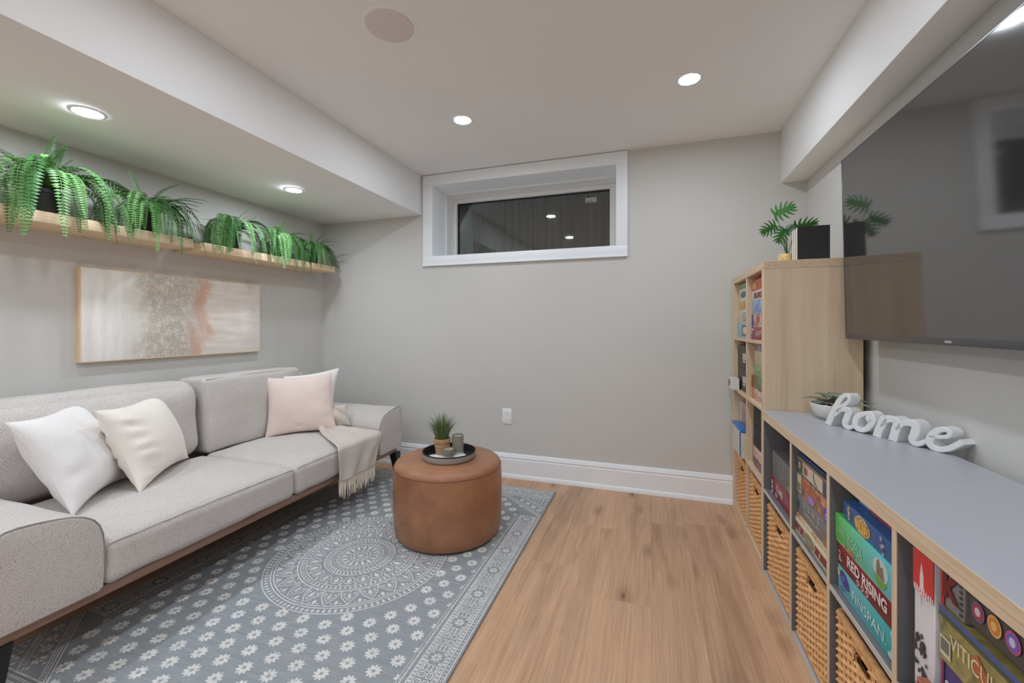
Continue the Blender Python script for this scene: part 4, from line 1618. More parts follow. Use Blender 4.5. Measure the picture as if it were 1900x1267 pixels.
shape(o, x, [(1.545, 0.6835), (1.481, 0.6835), (1.481, 0.634), (1.545, 0.634)], S(62, 58, 102))
shape(o, x, [(1.735, 0.6825), (1.553, 0.6825), (1.553, 0.640), (1.735, 0.640)], S(212, 200, 180))
shape(o, x, [(1.728, 0.679), (1.708, 0.679), (1.708, 0.644), (1.728, 0.644)], S(196, 138, 116), 0.0016)
lettering('RA', ink(S(150, 52, 42)), o, face_mx(x - 0.0022, 1.700, 0.661), width=0.030, height=0.026, bold=0.03)
shape(o, x, [(1.630, 0.680), (1.626, 0.662), (1.612, 0.650), (1.594, 0.6445), (1.594, 0.642), (1.617, 0.646), (1.632, 0.658), (1.635, 0.680)], S(70, 62, 66), 0.0018)
shape(o, x, ell(1.768, 0.663, 0.012, 0.013), S(216, 148, 72), 0.0014)
shape(o, x, ell(1.513, 0.660, 0.009, 0.010), S(206, 206, 214), 0.0016)
gbox('navy blue flat box lying uppermost in the second sideboard bay', M('navy_card', S(52, 50, 104), 0.45, 0.4), x + 0.004, 1.482, 1.780, 0.6925, 0.706, lid=False)
# --- third bay
x = 0.508
b3 = (1.1275, 1.442)


def grad(name, c0, c1, axis, lo, hi):
    m, nt, bs = base(name, 0.4, 0.4)
    tc = nt.nodes.new('ShaderNodeTexCoord')
    sp = nt.nodes.new('ShaderNodeSeparateXYZ')
    nt.links.new(tc.outputs['Object'], sp.inputs[0])
    a = nt.nodes.new('ShaderNodeMapRange')
    a.inputs['From Min'].default_value = lo
    a.inputs['From Max'].default_value = hi
    nt.links.new(sp.outputs[axis], a.inputs['Value'])
    nt.links.new(ramp(nt, a.outputs[0], [(0, c0), (1, c1)]), bs.inputs['Base Color'])
    return m


o = gbox('teal game box with blue fish picture, bottom of the stack above the third sideboard basket', grad('sea_print', S(54, 168, 168), S(112, 186, 200), 'Y', -0.15, 0.15), x, b3[0], b3[1], LSH, 0.4865)
lettering('FINSPAN.', ink(S(206, 232, 232)), o, face_mx(x - 0.0018, 1.262, 0.4505), width=0.172, height=0.026)
shape(o, x, [(1.428, 0.470), (1.413, 0.480), (1.392, 0.478), (1.372, 0.462), (1.366, 0.446), (1.380, 0.440), (1.402, 0.442), (1.418, 0.452), (1.424, 0.462)], S(62, 62, 140), 0.0014)
shape(o, x, [(1.440, 0.474), (1.424, 0.468), (1.426, 0.460), (1.438, 0.456)], S(206, 206, 96), 0.0016)
shape(o, x, ell(1.402, 0.462, 0.010, 0.006), S(110, 96, 190), 0.0019)
shape(o, x, ell(1.410, 0.430, 0.012, 0.006), S(70, 110, 170), 0.0014)
for yy, zz in ((1.150, 0.478), (1.148, 0.440), (1.160, 0.428)):
    shape(o, x, ell(yy, zz, 0.010, 0.008, 8), S(176, 214, 214), 0.0014)
o = gbox('dark red game box with bold white capitals lying on the teal fish box', M('dark_red_card', S(150, 40, 40), 0.4, 0.4, 0.12, 10), x, b3[0], b3[1] - 0.004, 0.4870, 0.549)
panel(o, x, b3[0] + 0.001, b3[1] - 0.006, 0.488, 0.528, ink(S(110, 34, 34)))
lettering('RED RISING', ink(S(232, 214, 210)), o, face_mx(x - 0.0018, 1.275, 0.5245), width=0.205, height=0.030, bold=0.035)
lettering('2', ink(S(226, 200, 196)), o, face_mx(x - 0.0018, 1.425, 0.520), height=0.020, bold=0.02)
shape(o, x, [(1.432, 0.506), (1.415, 0.506), (1.415, 0.502), (1.432, 0.502)], S(226, 200, 196), 0.0014)
for yy in (1.318, 1.294, 1.270):
    shape(o, x, ell(yy, 0.4985, 0.0075, 0.0075, 14), S(226, 206, 202), 0.0012)
    shape(o, x, ell(yy, 0.4985, 0.0045, 0.0045, 10), S(140, 40, 40), 0.0018)
shape(o, x, ell(1.139, 0.500, 0.010, 0.013, 16), S(206, 170, 160), 0.0012)
shape(o, x, ell(1.139, 0.500, 0.0075, 0.0105, 16), S(110, 34, 34), 0.0018)
o = gbox('green to aqua game box with floating island picture on the dark red box', grad('meadow_print', S(104, 190, 200), S(98, 196, 92), 'Y', -0.10, 0.14), x - 0.004, b3[0], b3[1] + 0.006, 0.5495, 0.628)
x -= 0.004
lettering('LAND', ink(S(158, 214, 160)), o, face_mx(x - 0.0018, 1.405, 0.592), width=0.055, height=0.020)
lettering('TOPIA', ink(S(160, 216, 190)), o, face_mx(x - 0.0018, 1.325, 0.586), width=0.085, height=0.028)
shape(o, x, ell(1.195, 0.598, 0.034, 0.026), S(190, 206, 202), 0.0010)
shape(o, x, [(1.226, 0.580), (1.165, 0.578), (1.178, 0.562), (1.198, 0.556), (1.212, 0.563)], S(108, 160, 70), 0.0013)
shape(o, x, [(1.212, 0.582), (1.210, 0.614), (1.201, 0.622), (1.194, 0.604), (1.184, 0.610), (1.176, 0.580)], S(132, 112, 96), 0.0016)
for k, yy in enumerate((1.383, 1.362, 1.348, 1.334)):
    shape(o, x, ell(yy, 0.5600, 0.007, 0.006, 8), (S(190, 120, 90), S(186, 150, 90), S(196, 110, 80), S(180, 120, 90))[k], 0.0012)
x += 0.006
o = gbox('dark blue game box with gold oval title lying on the green box', M('pirate_blue_card', S(58, 96, 152), 0.4, 0.4, 0.04, 6), x, b3[0], 1.412, 0.6285, 0.679, lidmat=M('pirate_blue_lid', S(58, 96, 152), 0.4, 0.4))
shape(o, x, ell(1.300, 0.652, 0.043, 0.0225, 26), S(206, 150, 84), 0.0010)
shape(o, x, [(1.338, 0.655), (1.330, 0.668), (1.312, 0.676), (1.288, 0.676), (1.270, 0.668), (1.260, 0.655), (1.275, 0.660), (1.300, 0.664), (1.325, 0.660)], S(216, 198, 158), 0.0014)
for k, ch in enumerate('CAPTAIN'):
    yy = 1.327 - k * 0.0092
    lettering(ch, ink(S(150, 84, 52)), o, face_mx(x - 0.0020, yy, 0.6695 - 16 * (yy - 1.2995) ** 2 / 2), height=0.0075, bold=0.02)
lettering('FLIP', ink(S(236, 190, 92)), o, face_mx(x - 0.0020, 1.300, 0.6475), width=0.064, height=0.022, bold=0.05)
fig(o, x, 1.378, 0.655, 0.036, [S(206, 188, 170), S(196, 128, 110), S(190, 176, 120)], 3)
fig(o, x, 1.200, 0.652, 0.040, [S(196, 190, 206), S(120, 70, 70), S(160, 150, 186)], 4)
fig(o, x, 1.150, 0.648, 0.030, [S(206, 186, 176), S(176, 130, 140)], 6)
x = 0.540
o = gbox('pale blue flat game box with red print uppermost in the third bay', art('sky_print', [S(130, 178, 216), S(150, 186, 222), S(118, 160, 204)], 10), x, 1.135, 1.400, 0.6795, 0.714, lid=False)
panel(o, x, 1.205, 1.335, 0.681, 0.708, art('red_town_print', [S(196, 110, 104), S(206, 84, 76), S(178, 186, 206), S(216, 196, 190)], 40))
lettering('SEA', ink(S(206, 60, 60)), o, face_mx(x - 0.0018, 1.250, 0.695), width=0.050, height=0.018, bold=0.04)
panel(o, x, 1.150, 1.195, 0.683, 0.706, ink(S(140, 160, 214)))
# --- fourth bay
x = 0.502
o = gbox('white upright game box with red top and black ink splatter', M('white_card', S(222, 220, 222), 0.4, 0.35), x, 0.996, 1.062, LSH, 0.722, lid=False)
shape(o, x, [(1.0615, 0.7215), (0.9965, 0.7215), (0.9965, 0.642), (1.010, 0.648), (1.026, 0.644), (1.044, 0.649), (1.0615, 0.644)], S(206, 52, 50), 0.0010)
shape(o, x, [(1.036, 0.690), (1.033, 0.702), (1.030, 0.690), (1.027, 0.680), (1.0265, 0.644), (1.0385, 0.640), (1.0380, 0.676)], S(226, 212, 212), 0.0014)
rs = random.Random(12)
for k in range(26):
    yy = 1.059 - k * 0.0024
    shape(o, x, [(yy, 0.650 + rs.uniform(-.004, .006)), (yy - 0.0016, 0.652), (yy - 0.0020, 0.642 + rs.uniform(-.004, .003)), (yy + 0.0004, 0.642)], S(230, 216, 216) if k % 3 else S(206, 60, 60), 0.0016)
shape(o, x, [(1.0345, 0.640), (1.0335, 0.640), (1.0338, 0.618)], S(160, 120, 120), 0.0012)
for k in range(46):
    t_ = rs.random()
    yy = 1.036 - 0.014 * (t_ - 0.4) + rs.gauss(0, 0.008 + 0.006 * t_)
    zz = 0.560 - 0.120 * t_ + rs.gauss(0, 0.006)
    a_ = rs.uniform(0.0015, 0.006)
    yy = min(1.055, max(1.003, yy))
    shape(o, x, [(yy + a_ * cos(q) * rs.uniform(.5, 1.3), zz + a_ * 1.6 * sin(q) * rs.uniform(.5, 1.3)) for q in [2 * PI * i / 7 for i in range(7)]], S(60, 56, 58), 0.0010 + 0.00002 * k)
x = 0.509
o = gbox('small grey box with red end and large dark red letter K', M('stone_grey_card', S(132, 130, 130), 0.45, 0.35), x, 0.930, 0.9885, 0.6525, 0.720, 0.20, lid=False)
shape(o, x, [(0.988, 0.7195), (0.980, 0.7195), (0.980, 0.653), (0.988, 0.653)], S(196, 48, 48))
lettering('K', ink(S(112, 30, 34)), o, face_mx(x - 0.0016, 0.961, 0.694), height=0.044, bold=0.06)
for k in range(6):
    shape(o, x, [(0.940, 0.716 - 0.010 * k), (0.934, 0.716 - 0.010 * k), (0.934, 0.711 - 0.010 * k), (0.940, 0.711 - 0.010 * k)], S(70, 68, 70))
x = 0.513
o = gbox('black flat game box with a row of coloured round emblems, top of the last bay', M('slate_card', S(84, 80, 76), 0.45, 0.35), x, 0.7700, 0.9285, 0.660, 0.7205, lid=False)
for yy, c1, c2, c3 in ((0.903, S(110, 90, 140), S(176, 60, 66), S(206, 196, 196)), (0.868, S(222, 170, 90), S(206, 132, 66), S(226, 186, 110)), (0.832, S(186, 84, 134), S(120, 96, 196), S(206, 206, 222)), (0.796, S(206, 180, 110), S(84, 80, 76), S(206, 180, 110))):
    shape(o, x, ell(yy, 0.692, 0.0145, 0.0165, 22), c1, 0.0010)
    shape(o, x, ell(yy, 0.692, 0.0110, 0.0125, 20), c2, 0.0014)
    shape(o, x, ell(yy, 0.692, 0.0060, 0.0070, 16), c3, 0.0018)
x = 0.506
o = gbox('olive landscape game box with cream capitals, blue lid rim and barcode', art('vineyard_print', [S(112, 106, 66), S(146, 136, 84), S(168, 152, 96), S(128, 126, 72)], 16, interp='LINEAR'), x, 0.7690, 0.9895, 0.553, 0.652, lid=False)
shape(o, x, [(0.989, 0.6515), (0.770, 0.6515), (0.770, 0.643), (0.989, 0.643)], S(72, 92, 150), 0.0010)
shape(o, x, [(0.989, 0.643), (0.770, 0.643), (0.770, 0.634), (0.989, 0.634)], S(70, 84, 66), 0.0010)
shape(o, x, [(0.985, 0.600), (0.957, 0.600), (0.957, 0.566), (0.985, 0.566)], S(206, 202, 178), 0.0014)
for k in range(11):
    yy = 0.982 - k * 0.0021
    shape(o, x, [(yy, 0.597), (yy - 0.0010, 0.597), (yy - 0.0010, 0.574), (yy, 0.574)], S(110, 112, 104), 0.0018)
lettering('VITICULTURE', ink(S(224, 214, 180)), o, face_mx(x - 0.0018, 0.868, 0.604), width=0.178, height=0.026)
shape(o, x, [(0.905, 0.618), (0.893, 0.626), (0.880, 0.616), (0.868, 0.604), (0.872, 0.584), (0.895, 0.590), (0.900, 0.604)], S(184, 100, 60), 0.0012)
o = gbox('purple game box under the olive landscape game box', M('purple_card', S(84, 74, 128), 0.45, 0.35), x + 0.004, 0.7695, 0.9890, LSH, 0.5525, lid=False)
shape(o, x + 0.004, [(0.9888, 0.552), (0.983, 0.552), (0.983, 0.416), (0.9888, 0.416)], S(150, 44, 84))
for dy, dz, a_ in ((0.973, 0.516, 0.006), (0.969, 0.505, 0.008), (0.960, 0.496, 0.006)):
    shape(o, x + 0.004, ell(dy, dz, a_, a_, 10), S(206, 200, 214), 0.0014)
x = 0.4755
o = gbox('small brown game box jutting out at the front of the last bay', M('brown_card', S(160, 100, 78), 0.5, 0.3, 0.05, 12), x, 0.900, 1.000, LSH, 0.505, 0.020, lid=False)
shape(o, x, [(0.999, 0.4945), (0.901, 0.4945), (0.901, 0.4905), (0.999, 0.4905)], S(196, 140, 116))
lettering('D', ink(S(216, 196, 180)), o, face_mx(x - 0.0016, 0.966, 0.466), height=0.026)
shape(o, x, [(0.999, 0.5045), (0.901, 0.5045), (0.901, 0.5025), (0.999, 0.5025)], S(206, 156, 130))

# --- tall bookcase, top row, column at the wall
ZT = TSH[2] + 0.0002
x = 0.520
c0, c1 = 2.655, 2.998
specs = [('pale blue game box with framed picture, bottom of the wall-side top cube', M('sky_card', S(150, 190, 214), 0.45), ZT, 1.180),
         ('cream game box with an oval drawing in the wall-side top cube', M('ivory_card', S(206, 200, 184), 0.45), 1.1805, 1.260),
         ('yellow and orange game box in the wall-side top cube', art('sunny_print', [S(206, 176, 110), S(206, 190, 140), S(210, 150, 104)], 18), 1.2605, 1.315),
         ('white game box with black capitals in the wall-side top cube', M('snow_card', S(216, 216, 212), 0.45), 1.3155, 1.388),
         ('green game box uppermost in the wall-side top cube', M('leaf_green_card', S(134, 156, 128), 0.45), 1.3885, 1.418)]
os_ = [gbox(l, m_, x + (0.004 if i in (2, 3, 4) else 0), c0, c1 - (0.03 if i in (2, 3, 4) else 0), z0, z1) for i, (l, m_, z0, z1) in enumerate(specs)]
shape(os_[0], x, [(2.86, 1.170), (2.70, 1.170), (2.70, 1.105), (2.86, 1.105)], S(120, 106, 96))
shape(os_[0], x, ell(2.78, 1.137, 0.045, 0.022), S(214, 206, 184), 0.0018)
shape(os_[1], x, ell(2.79, 1.218, 0.055, 0.026), S(120, 110, 96))
shape(os_[1], x, ell(2.79, 1.218, 0.046, 0.020), S(206, 200, 184), 0.0018)
lettering('GAME', ink(S(96, 88, 82)), os_[1], face_mx(x - 0.0022, 2.79, 1.218), width=0.06)
lettering('HEDGES', ink(S(70, 72, 72)), os_[3], face_mx(x + 0.004 - 0.0018, 2.80, 1.352), width=0.22, height=0.034, bold=0.03)
shape(os_[2], x + 0.004, ell(2.82, 1.288, 0.04, 0.02), S(222, 140, 84))
# column at the sideboard end
x = 0.522
d0, d1 = 2.298, 2.600
specs = [('dark red game box with white letters, bottom of its top cube', M('maroon_card', S(150, 62, 66), 0.45), ZT, 1.157, 0.0),
         ('white, red and navy game box in the top cube over the dark red box', art('flag_print', [S(206, 196, 190), S(196, 106, 96), S(214, 208, 204)], 10), 1.1575, 1.226, 0.0),
         ('blue game box with a bright burst picture in the top cube', art('burst_print', [S(86, 116, 176), S(120, 158, 206), S(160, 190, 220), S(90, 120, 176)], 12, interp='LINEAR'), 1.2265, 1.298, -0.008),
         ('white game box with brown-red lettering in the top cube', M('chalk_card', S(212, 206, 202), 0.45), 1.2985, 1.350, 0.0),
         ('orange-red cube-shaped game box uppermost in its top cube', art('orange_print', [S(196, 84, 44), S(206, 100, 56), S(200, 140, 80)], 14), 1.3505, 1.406, -0.004)]
os_ = [gbox(l, m_, x, d0, d1 + dd, z0, z1) for l, m_, z0, z1, dd in specs]
lettering('HAPPY', ink(S(214, 196, 190)), os_[0], face_mx(x - 0.0018, 2.44, 1.125), width=0.15, height=0.030)
shape(os_[0], x, [(2.592, 1.150), (2.55, 1.150), (2.55, 1.140), (2.592, 1.140)], S(206, 190, 186))
shape(os_[1], x, [(2.600, 1.2255), (2.575, 1.2255), (2.575, 1.158), (2.600, 1.158)], S(56, 52, 106))
lettering('TO', ink(S(120, 110, 106)), os_[1], face_mx(x - 0.0018, 2.46, 1.195), height=0.03)
lettering('BURST', ink(S(126, 54, 50)), os_[3], face_mx(x - 0.0018, 2.44, 1.325), width=0.22, height=0.032, bold=0.04)
shape(os_[4], x, [(2.585, 1.392), (2.50, 1.392), (2.50, 1.362), (2.585, 1.362)], S(206, 160, 96))
gbox('thin purple and blue slab standing left of the stack in the top cube', art('lilac_print', [S(120, 110, 180), S(150, 170, 220), S(136, 118, 190)], 8), 0.520, 2.603, 2.626, ZT, 1.222, lid=False)
# second row
ZM2 = TSH[1] + 0.0002
x = 0.522
for lab, z0, z1 in (('lower of two charcoal boxes with white emblem beside the wall', ZM2, 0.9045), ('upper of two charcoal boxes with white emblem beside the wall', 0.905, 1.046)):
    o = gbox(lab, M('charcoal_box_card', S(78, 74, 72), 0.5, 0.3), x, c0, c1, z0, z1)
    zc = (z0 + z1) / 2
    for dy, dz, a_, c_ in ((0, 0.012, 0.05, 0.016), (0.02, -0.004, 0.03, 0.012), (-0.028, 0.0, 0.024, 0.016), (0.004, -0.024, 0.036, 0.008)):
        shape(o, x, ell(2.80 + dy, zc + dz, a_, c_, 9), S(196, 190, 186), 0.0012 + abs(dy) * 0.01)
o = gbox('small white box poking out of the second-row cube by the wall', M('white_small_card', S(222, 220, 216), 0.45), 0.468, 2.890, 2.995, ZM2, 0.842, 0.045, lid=False, name='small_box', cat='box')
shape(o, 0.468, [(2.990, 0.826), (2.955, 0.826), (2.955, 0.790), (2.985, 0.784)], S(80, 78, 78))
x = 0.524
e0, e1 = 2.298, 2.556
specs = [('white game box with small coloured drawings, bottom of its second-row cube', art('doodle_print', [S(212, 204, 190), S(206, 196, 180), S(196, 110, 92), S(216, 210, 198), S(120, 116, 110)], 34), ZM2, 0.830, 0.012),
         ('dark green and grey game box above the doodle-printed box', art('forest_print', [S(80, 92, 78), S(112, 142, 96), S(70, 74, 74), S(150, 160, 150)], 18), 0.8305, 0.902, -0.006),
         ('bright green jungle-print game box in the second-row cube', art('jungle_print', [S(96, 140, 84), S(140, 178, 124), S(176, 140, 128), S(110, 160, 96)], 18), 0.9025, 0.968, 0.0),
         ('cream game box with brown edge in the second-row cube', art('parchment_print', [S(196, 178, 152), S(206, 190, 164), S(190, 150, 120)], 12), 0.9685, 1.034, -0.004),
         ('grey-purple game box uppermost in the second-row cube', art('dusk_print', [S(112, 106, 128), S(150, 150, 166), S(128, 122, 140)], 14), 1.0345, 1.070, -0.01)]
for l, m_, z0, z1, dd in specs:
    gbox(l, m_, x, e0, e1 + dd, z0, z1)
o = gbox('narrow orange and brown upright box left of the stack in the second-row cube', M('orange_card', S(206, 120, 76), 0.5), 0.521, 2.572, 2.606, ZM2, 0.905, lid=False, name='upright_box')
shape(o, 0.521, [(2.6055, 0.904), (2.5725, 0.904), (2.5725, 0.835), (2.6055, 0.835)], S(118, 84, 66))
shape(o, 0.521, [(2.6055, 0.9045), (2.5725, 0.9045), (2.5725, 0.898), (2.6055, 0.898)], S(206, 196, 184), 0.0018)
# third row
ZL = TSH[0] + 0.0002
x = 0.530
for i, (lab, y0, y1, z1, cols) in enumerate((('pale blue comic-print box standing in the third-row cube at the wall', 2.935, 2.996, 0.690, [S(176, 196, 206), S(190, 206, 210), S(110, 116, 126)]),
                                             ('pink and grey comic-print box standing in the third-row cube', 2.800, 2.932, 0.700, [S(150, 140, 140), S(206, 150, 156), S(96, 96, 110), S(206, 196, 180)]),
                                             ('beige and red comic-print box standing in the third-row cube by the divider', 2.662, 2.797, 0.690, [S(176, 160, 140), S(196, 110, 96), S(110, 110, 118), S(212, 196, 170)]))):
    gbox(lab, art('comic_print', cols, 16), x, y0, y1, ZL, z1, lid=False, name='upright_box')
o = gbox('white and bright blue plastic-lidded box in front of the comic-print boxes', art('white_yellow_print', [S(206, 202, 196), S(212, 208, 200), S(196, 190, 120), S(214, 210, 206)], 24), 0.478, 2.662, 2.930, ZL, 0.562, 0.045, lid=False, name='plastic_box', cat='box')
obj('lid', B().box(0.4765, 0.524, 2.660, 2.932, 0.562, 0.576, 0.003, 2), M('bright_blue_plastic', S(40, 112, 190), 0.3, 0.5), o, label='bright blue lid')
shape(o, 0.478, [(2.700, 0.561), (2.664, 0.561), (2.664, 0.425), (2.690, 0.425)], S(40, 104, 180))
x = 0.524
specs = [('dark game box with small pink print, bottom of its third-row cube', art('night_print', [S(76, 74, 76), S(84, 80, 82), S(190, 96, 120), S(72, 70, 72)], 26), ZL, 0.461),
         ('pink and cream floral game box in the third-row cube', art('blossom_print', [S(206, 160, 156), S(216, 196, 186), S(206, 106, 110), S(150, 140, 140)], 26), 0.4615, 0.522),
         ('lower plain black box in the third-row cube next to the sideboard', mat_book_black, 0.5225, 0.632),
         ('upper plain black box in the third-row cube next to the sideboard', mat_book_black, 0.6325, 0.735)]
for l, m_, z0, z1 in specs:
    gbox(l, m_, x, 2.298, 2.575, z0, z1)
for k, (y0, y1, col_, lab) in enumerate(((2.604, 2.626, S(150, 140, 124), 'thin grey-beige upright book beside the divider in the third row'), (2.580, 2.602, S(84, 90, 86), 'thin dark green upright book touching the black boxes'))):
    gbox(lab, art('book_print', [col_, sc(col_, 0.7), sc(col_, 1.2)], 20), 0.528, y0, y1, ZL, 0.655 - 0.06 * k, 0.20, lid=False, name='upright_book', cat='book', group='upright books in the third row')

# ------------------------------------------------------------------ on top of the tall bookcase
ZTOP = 1.4701
for k in range(3):
    ya = 2.335 + 0.0275 * k
    t = thing('black_book', ('front black notebook with the wide cover facing the room, on the tall bookcase', 'middle black notebook of three standing on the tall bookcase', 'rear black notebook of three, touching the woven plant pot')[k], 'book', (0.732, ya + 0.013, ZTOP), 'black notebooks')
    xa, xb, zz = 0.660, 0.792, ZTOP + 0.168 - 0.001 * k
    obj('cover', B().box(xa, xb, ya, ya + 0.0035, ZTOP, zz, 0.0012, 1).box(xa, xb, ya + 0.0225, ya + 0.026, ZTOP, zz, 0.0012, 1).box(xb - 0.003, xb, ya + 0.0035, ya + 0.0225, ZTOP, zz), mat_book_black, t)
    obj('pages', B().box(xa + 0.0006, xb - 0.003, ya + 0.0035, ya + 0.0225, ZTOP + 0.003, zz - 0.003), mat_paper, t, smooth=0)
PC = (0.655, 2.470, ZTOP)
pl = thing('potted_philodendron', 'small split-leaf plant in a woven pot beside the black notebooks', 'potted plant', PC)
b = B()
for i in range(7):
    z = 0.004 + i * 0.0082
    r_ = 0.030 + 0.009 * sin(PI * (i + 0.8) / 7.5)
    n_ = 44
    b.tube([(PC[0] + (r_ + 0.0022 * cos(k * PI / 2 + (i % 2) * PI)) * cos(2 * PI * k / n_), PC[1] + (r_ + 0.0022 * cos(k * PI / 2 + (i % 2) * PI)) * sin(2 * PI * k / n_), PC[2] + z + 0.0012 * sin(k * PI / 2)) for k in range(n_)], 0.0044, 5, closed=True)
obj('woven_pot', b, M('pale_wicker', sc(S(214, 180, 132), 1.3), 0.6, 0.3, 0.25, 60), pl)
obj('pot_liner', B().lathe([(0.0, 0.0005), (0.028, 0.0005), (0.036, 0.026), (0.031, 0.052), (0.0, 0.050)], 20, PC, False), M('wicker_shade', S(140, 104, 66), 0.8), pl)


def philo_leaf(bs_, tip, up, size=1.0, lobes=6, droop=0.2):
    """deeply cut leaf; bs_ base, tip end of midrib, up lateral direction"""
    bs_, tip, up = Vector(bs_), Vector(tip), Vector(up)
    ax = tip - bs_
    L = ax.length
    ax.normalize()
    lat = (up - ax * up.dot(ax)).normalized()
    nn = ax.cross(lat)
    b = B()

    def q(a, l, n_=0.0):
        return bs_ + ax * a * L + lat * l * L + nn * (n_ - droop * (abs(l) ** 2) - 0.08 * a * a) * L

    def strip(pts, ws):
        prev = None
        for i, (a, l) in enumerate(pts):
            j = min(i + 1, len(pts) - 1)
            k = max(i - 1, 0)
            da, dl = pts[j][0] - pts[k][0], pts[j][1] - pts[k][1]
            h = math.hypot(da, dl) or 1
            px, py = -dl / h * ws[i], da / h * ws[i]
            cur = (b.bm.verts.new(q(a + px, l + py, 0.0)), b.bm.verts.new(q(a, l, -0.015)), b.bm.verts.new(q(a - px, l - py, 0.0)))
            if prev:
                b.bm.faces.new((prev[0], prev[1], cur[1], cur[0]))
                b.bm.faces.new((prev[1], prev[2], cur[2], cur[1]))
            prev = cur
    strip([(-0.02, 0), (0.2, 0), (0.5, 0), (0.8, 0), (1.0, 0)], [0.10, 0.16, 0.14, 0.08, 0.004])
    for sg in (-1, 1):
        for k in range(lobes):
            a = -0.02 + 0.80 * k / (lobes - 1)
            ang = rad(118 - 78 * k / (lobes - 1))
            ll = (0.40 + 0.20 * sin(PI * (k + 0.8) / lobes)) * (1.0 if k < lobes - 1 else 0.75)
            P_ = []
            for i in range(5):
                s_ = i / 4
                g_ = ang - 0.35 * s_
                P_.append((a + ll * s_ * cos(g_), sg * ll * s_ * sin(g_)))
            strip(P_, [0.075, 0.072, 0.062, 0.044, 0.003])
    return b


stem_o = Vector((PC[0], PC[1], PC[2] + 0.045))
LV = [((0.600, 2.452, 1.733), (0.682, 2.440, 1.766), (-0.35, 0.05, 1)), ((0.592, 2.445, 1.672), (0.530, 2.425, 1.634), (0.6, 0.3, -0.9)),
      ((0.628, 2.425, 1.645), (0.598, 2.405, 1.578), (0.9, 0.2, -0.3)), ((0.640, 2.432, 1.632), (0.668, 2.415, 1.664), (-0.7, 0.2, 0.6)),
      ((0.692, 2.455, 1.662), (0.778, 2.440, 1.668), (0.05, -0.55, 0.5))]
for bp, tp, up in LV:
    lf = obj('leaf', philo_leaf(bp, tp, up), mat_philo, pl, smooth=60)
    bpv = Vector(bp)
    mid = stem_o.lerp(bpv, 0.5) + Vector((0, 0, 0.012))
    obj('stem', B().tube([stem_o, mid, bpv + Vector((0, 0, -0.001))], [0.0022, 0.0017, 0.0012], 6), mat_philo, pl)

# ------------------------------------------------------------------ wall-mounted screen
tv = thing('television', 'large wall-mounted flat television above the grey sideboard', 'television', (0.80, 1.498, 1.49))
TVR = Matrix.Translation((0.805, 0.034, 1.109)) @ Matrix.Rotation(rad(-1.3), 4, 'Y') @ Matrix.Translation((-0.790, 0, -1.109))
ty0, ty1, tz0, tz1 = 0.831, 2.167, 1.109, 1.886


def tvbox(*a):
    b = B().box(*a)
    b.bm.transform(TVR)
    return b


b = B().box(0.7915, 0.832, ty0 + 0.002, ty1 - 0.002, tz0 + 0.002, tz1 - 0.002, 0.004, 2)
b.box(0.832, 0.850, ty0 + 0.25, ty1 - 0.25, tz0 + 0.03, tz0 + 0.42, 0.006, 2)
b.bm.transform(TVR)
obj('back_shell', b, mat_black, tv)
b = B()
b.box(0.7885, 0.800, ty0, ty1, tz0, tz0 + 0.021, 0.0015, 2)
b.box(0.7885, 0.800, ty0, ty1, tz1 - 0.006, tz1, 0.0012, 1)
b.box(0.7885, 0.800, ty0, ty0 + 0.006, tz0 + 0.021, tz1 - 0.006, 0.0012, 1)
b.box(0.7885, 0.800, ty1 - 0.006, ty1, tz0 + 0.021, tz1 - 0.006, 0.0012, 1)
b.bm.transform(TVR)
obj('bezel', b, mat_bezel, tv)
obj('screen', tvbox(0.7897, 0.7915, ty0 + 0.006, ty1 - 0.006, tz0 + 0.021, tz1 - 0.006), mat_screen, tv, smooth=0)
lettering('VIZIO', M('silver_ink', S(206, 206, 206), 0.3, 0.5), tv, TVR @ face_mx(0.7880, 1.498, tz0 + 0.0105), width=0.032, height=0.0068, bold=0.05, name='logo')
b = B()
b.box(0.905, 0.9165, 1.30, 1.70, 1.36, 1.62, 0.002, 1)
b.box(0.845, 0.905, 1.36, 1.39, 1.40, 1.46, 0.002, 1)
b.box(0.845, 0.905, 1.61, 1.64, 1.40, 1.46, 0.002, 1)
obj('wall_mount', b, mat_black, tv)

# ------------------------------------------------------------------ on the sideboard: sign and bowl
ZS = 0.7701
HD = Vector((0.495, -0.869, 0)).normalized()
HN = Vector((0.869, 0.495, 0)).normalized()       # away from the room
HP = Vector((0.655, 2.005, ZS))
sign = thing('home_sign', 'white script word sign reading home on the grey sideboard', 'sign', (0.655 + HD.x * 0.23 + HN.x * 0.022, 2.005 + HD.y * 0.23 + HN.y * 0.022, ZS))


def catmull(P, n=8):
    P = [Vector(p) for p in P]
    Q = [2 * P[0] - P[1]] + P + [2 * P[-1] - P[-2]]
    out = []
    for i in range(1, len(Q) - 2):
        for k in range(n):
            t = k / n
            a, b_, c, d = Q[i - 1], Q[i], Q[i + 1], Q[i + 2]
            out.append(0.5 * ((2 * b_) + (c - a) * t + (2 * a - 5 * b_ + 4 * c - d) * t * t + (3 * b_ - a - 3 * c + d) * t ** 3))
    out.append(P[-1])
    return out


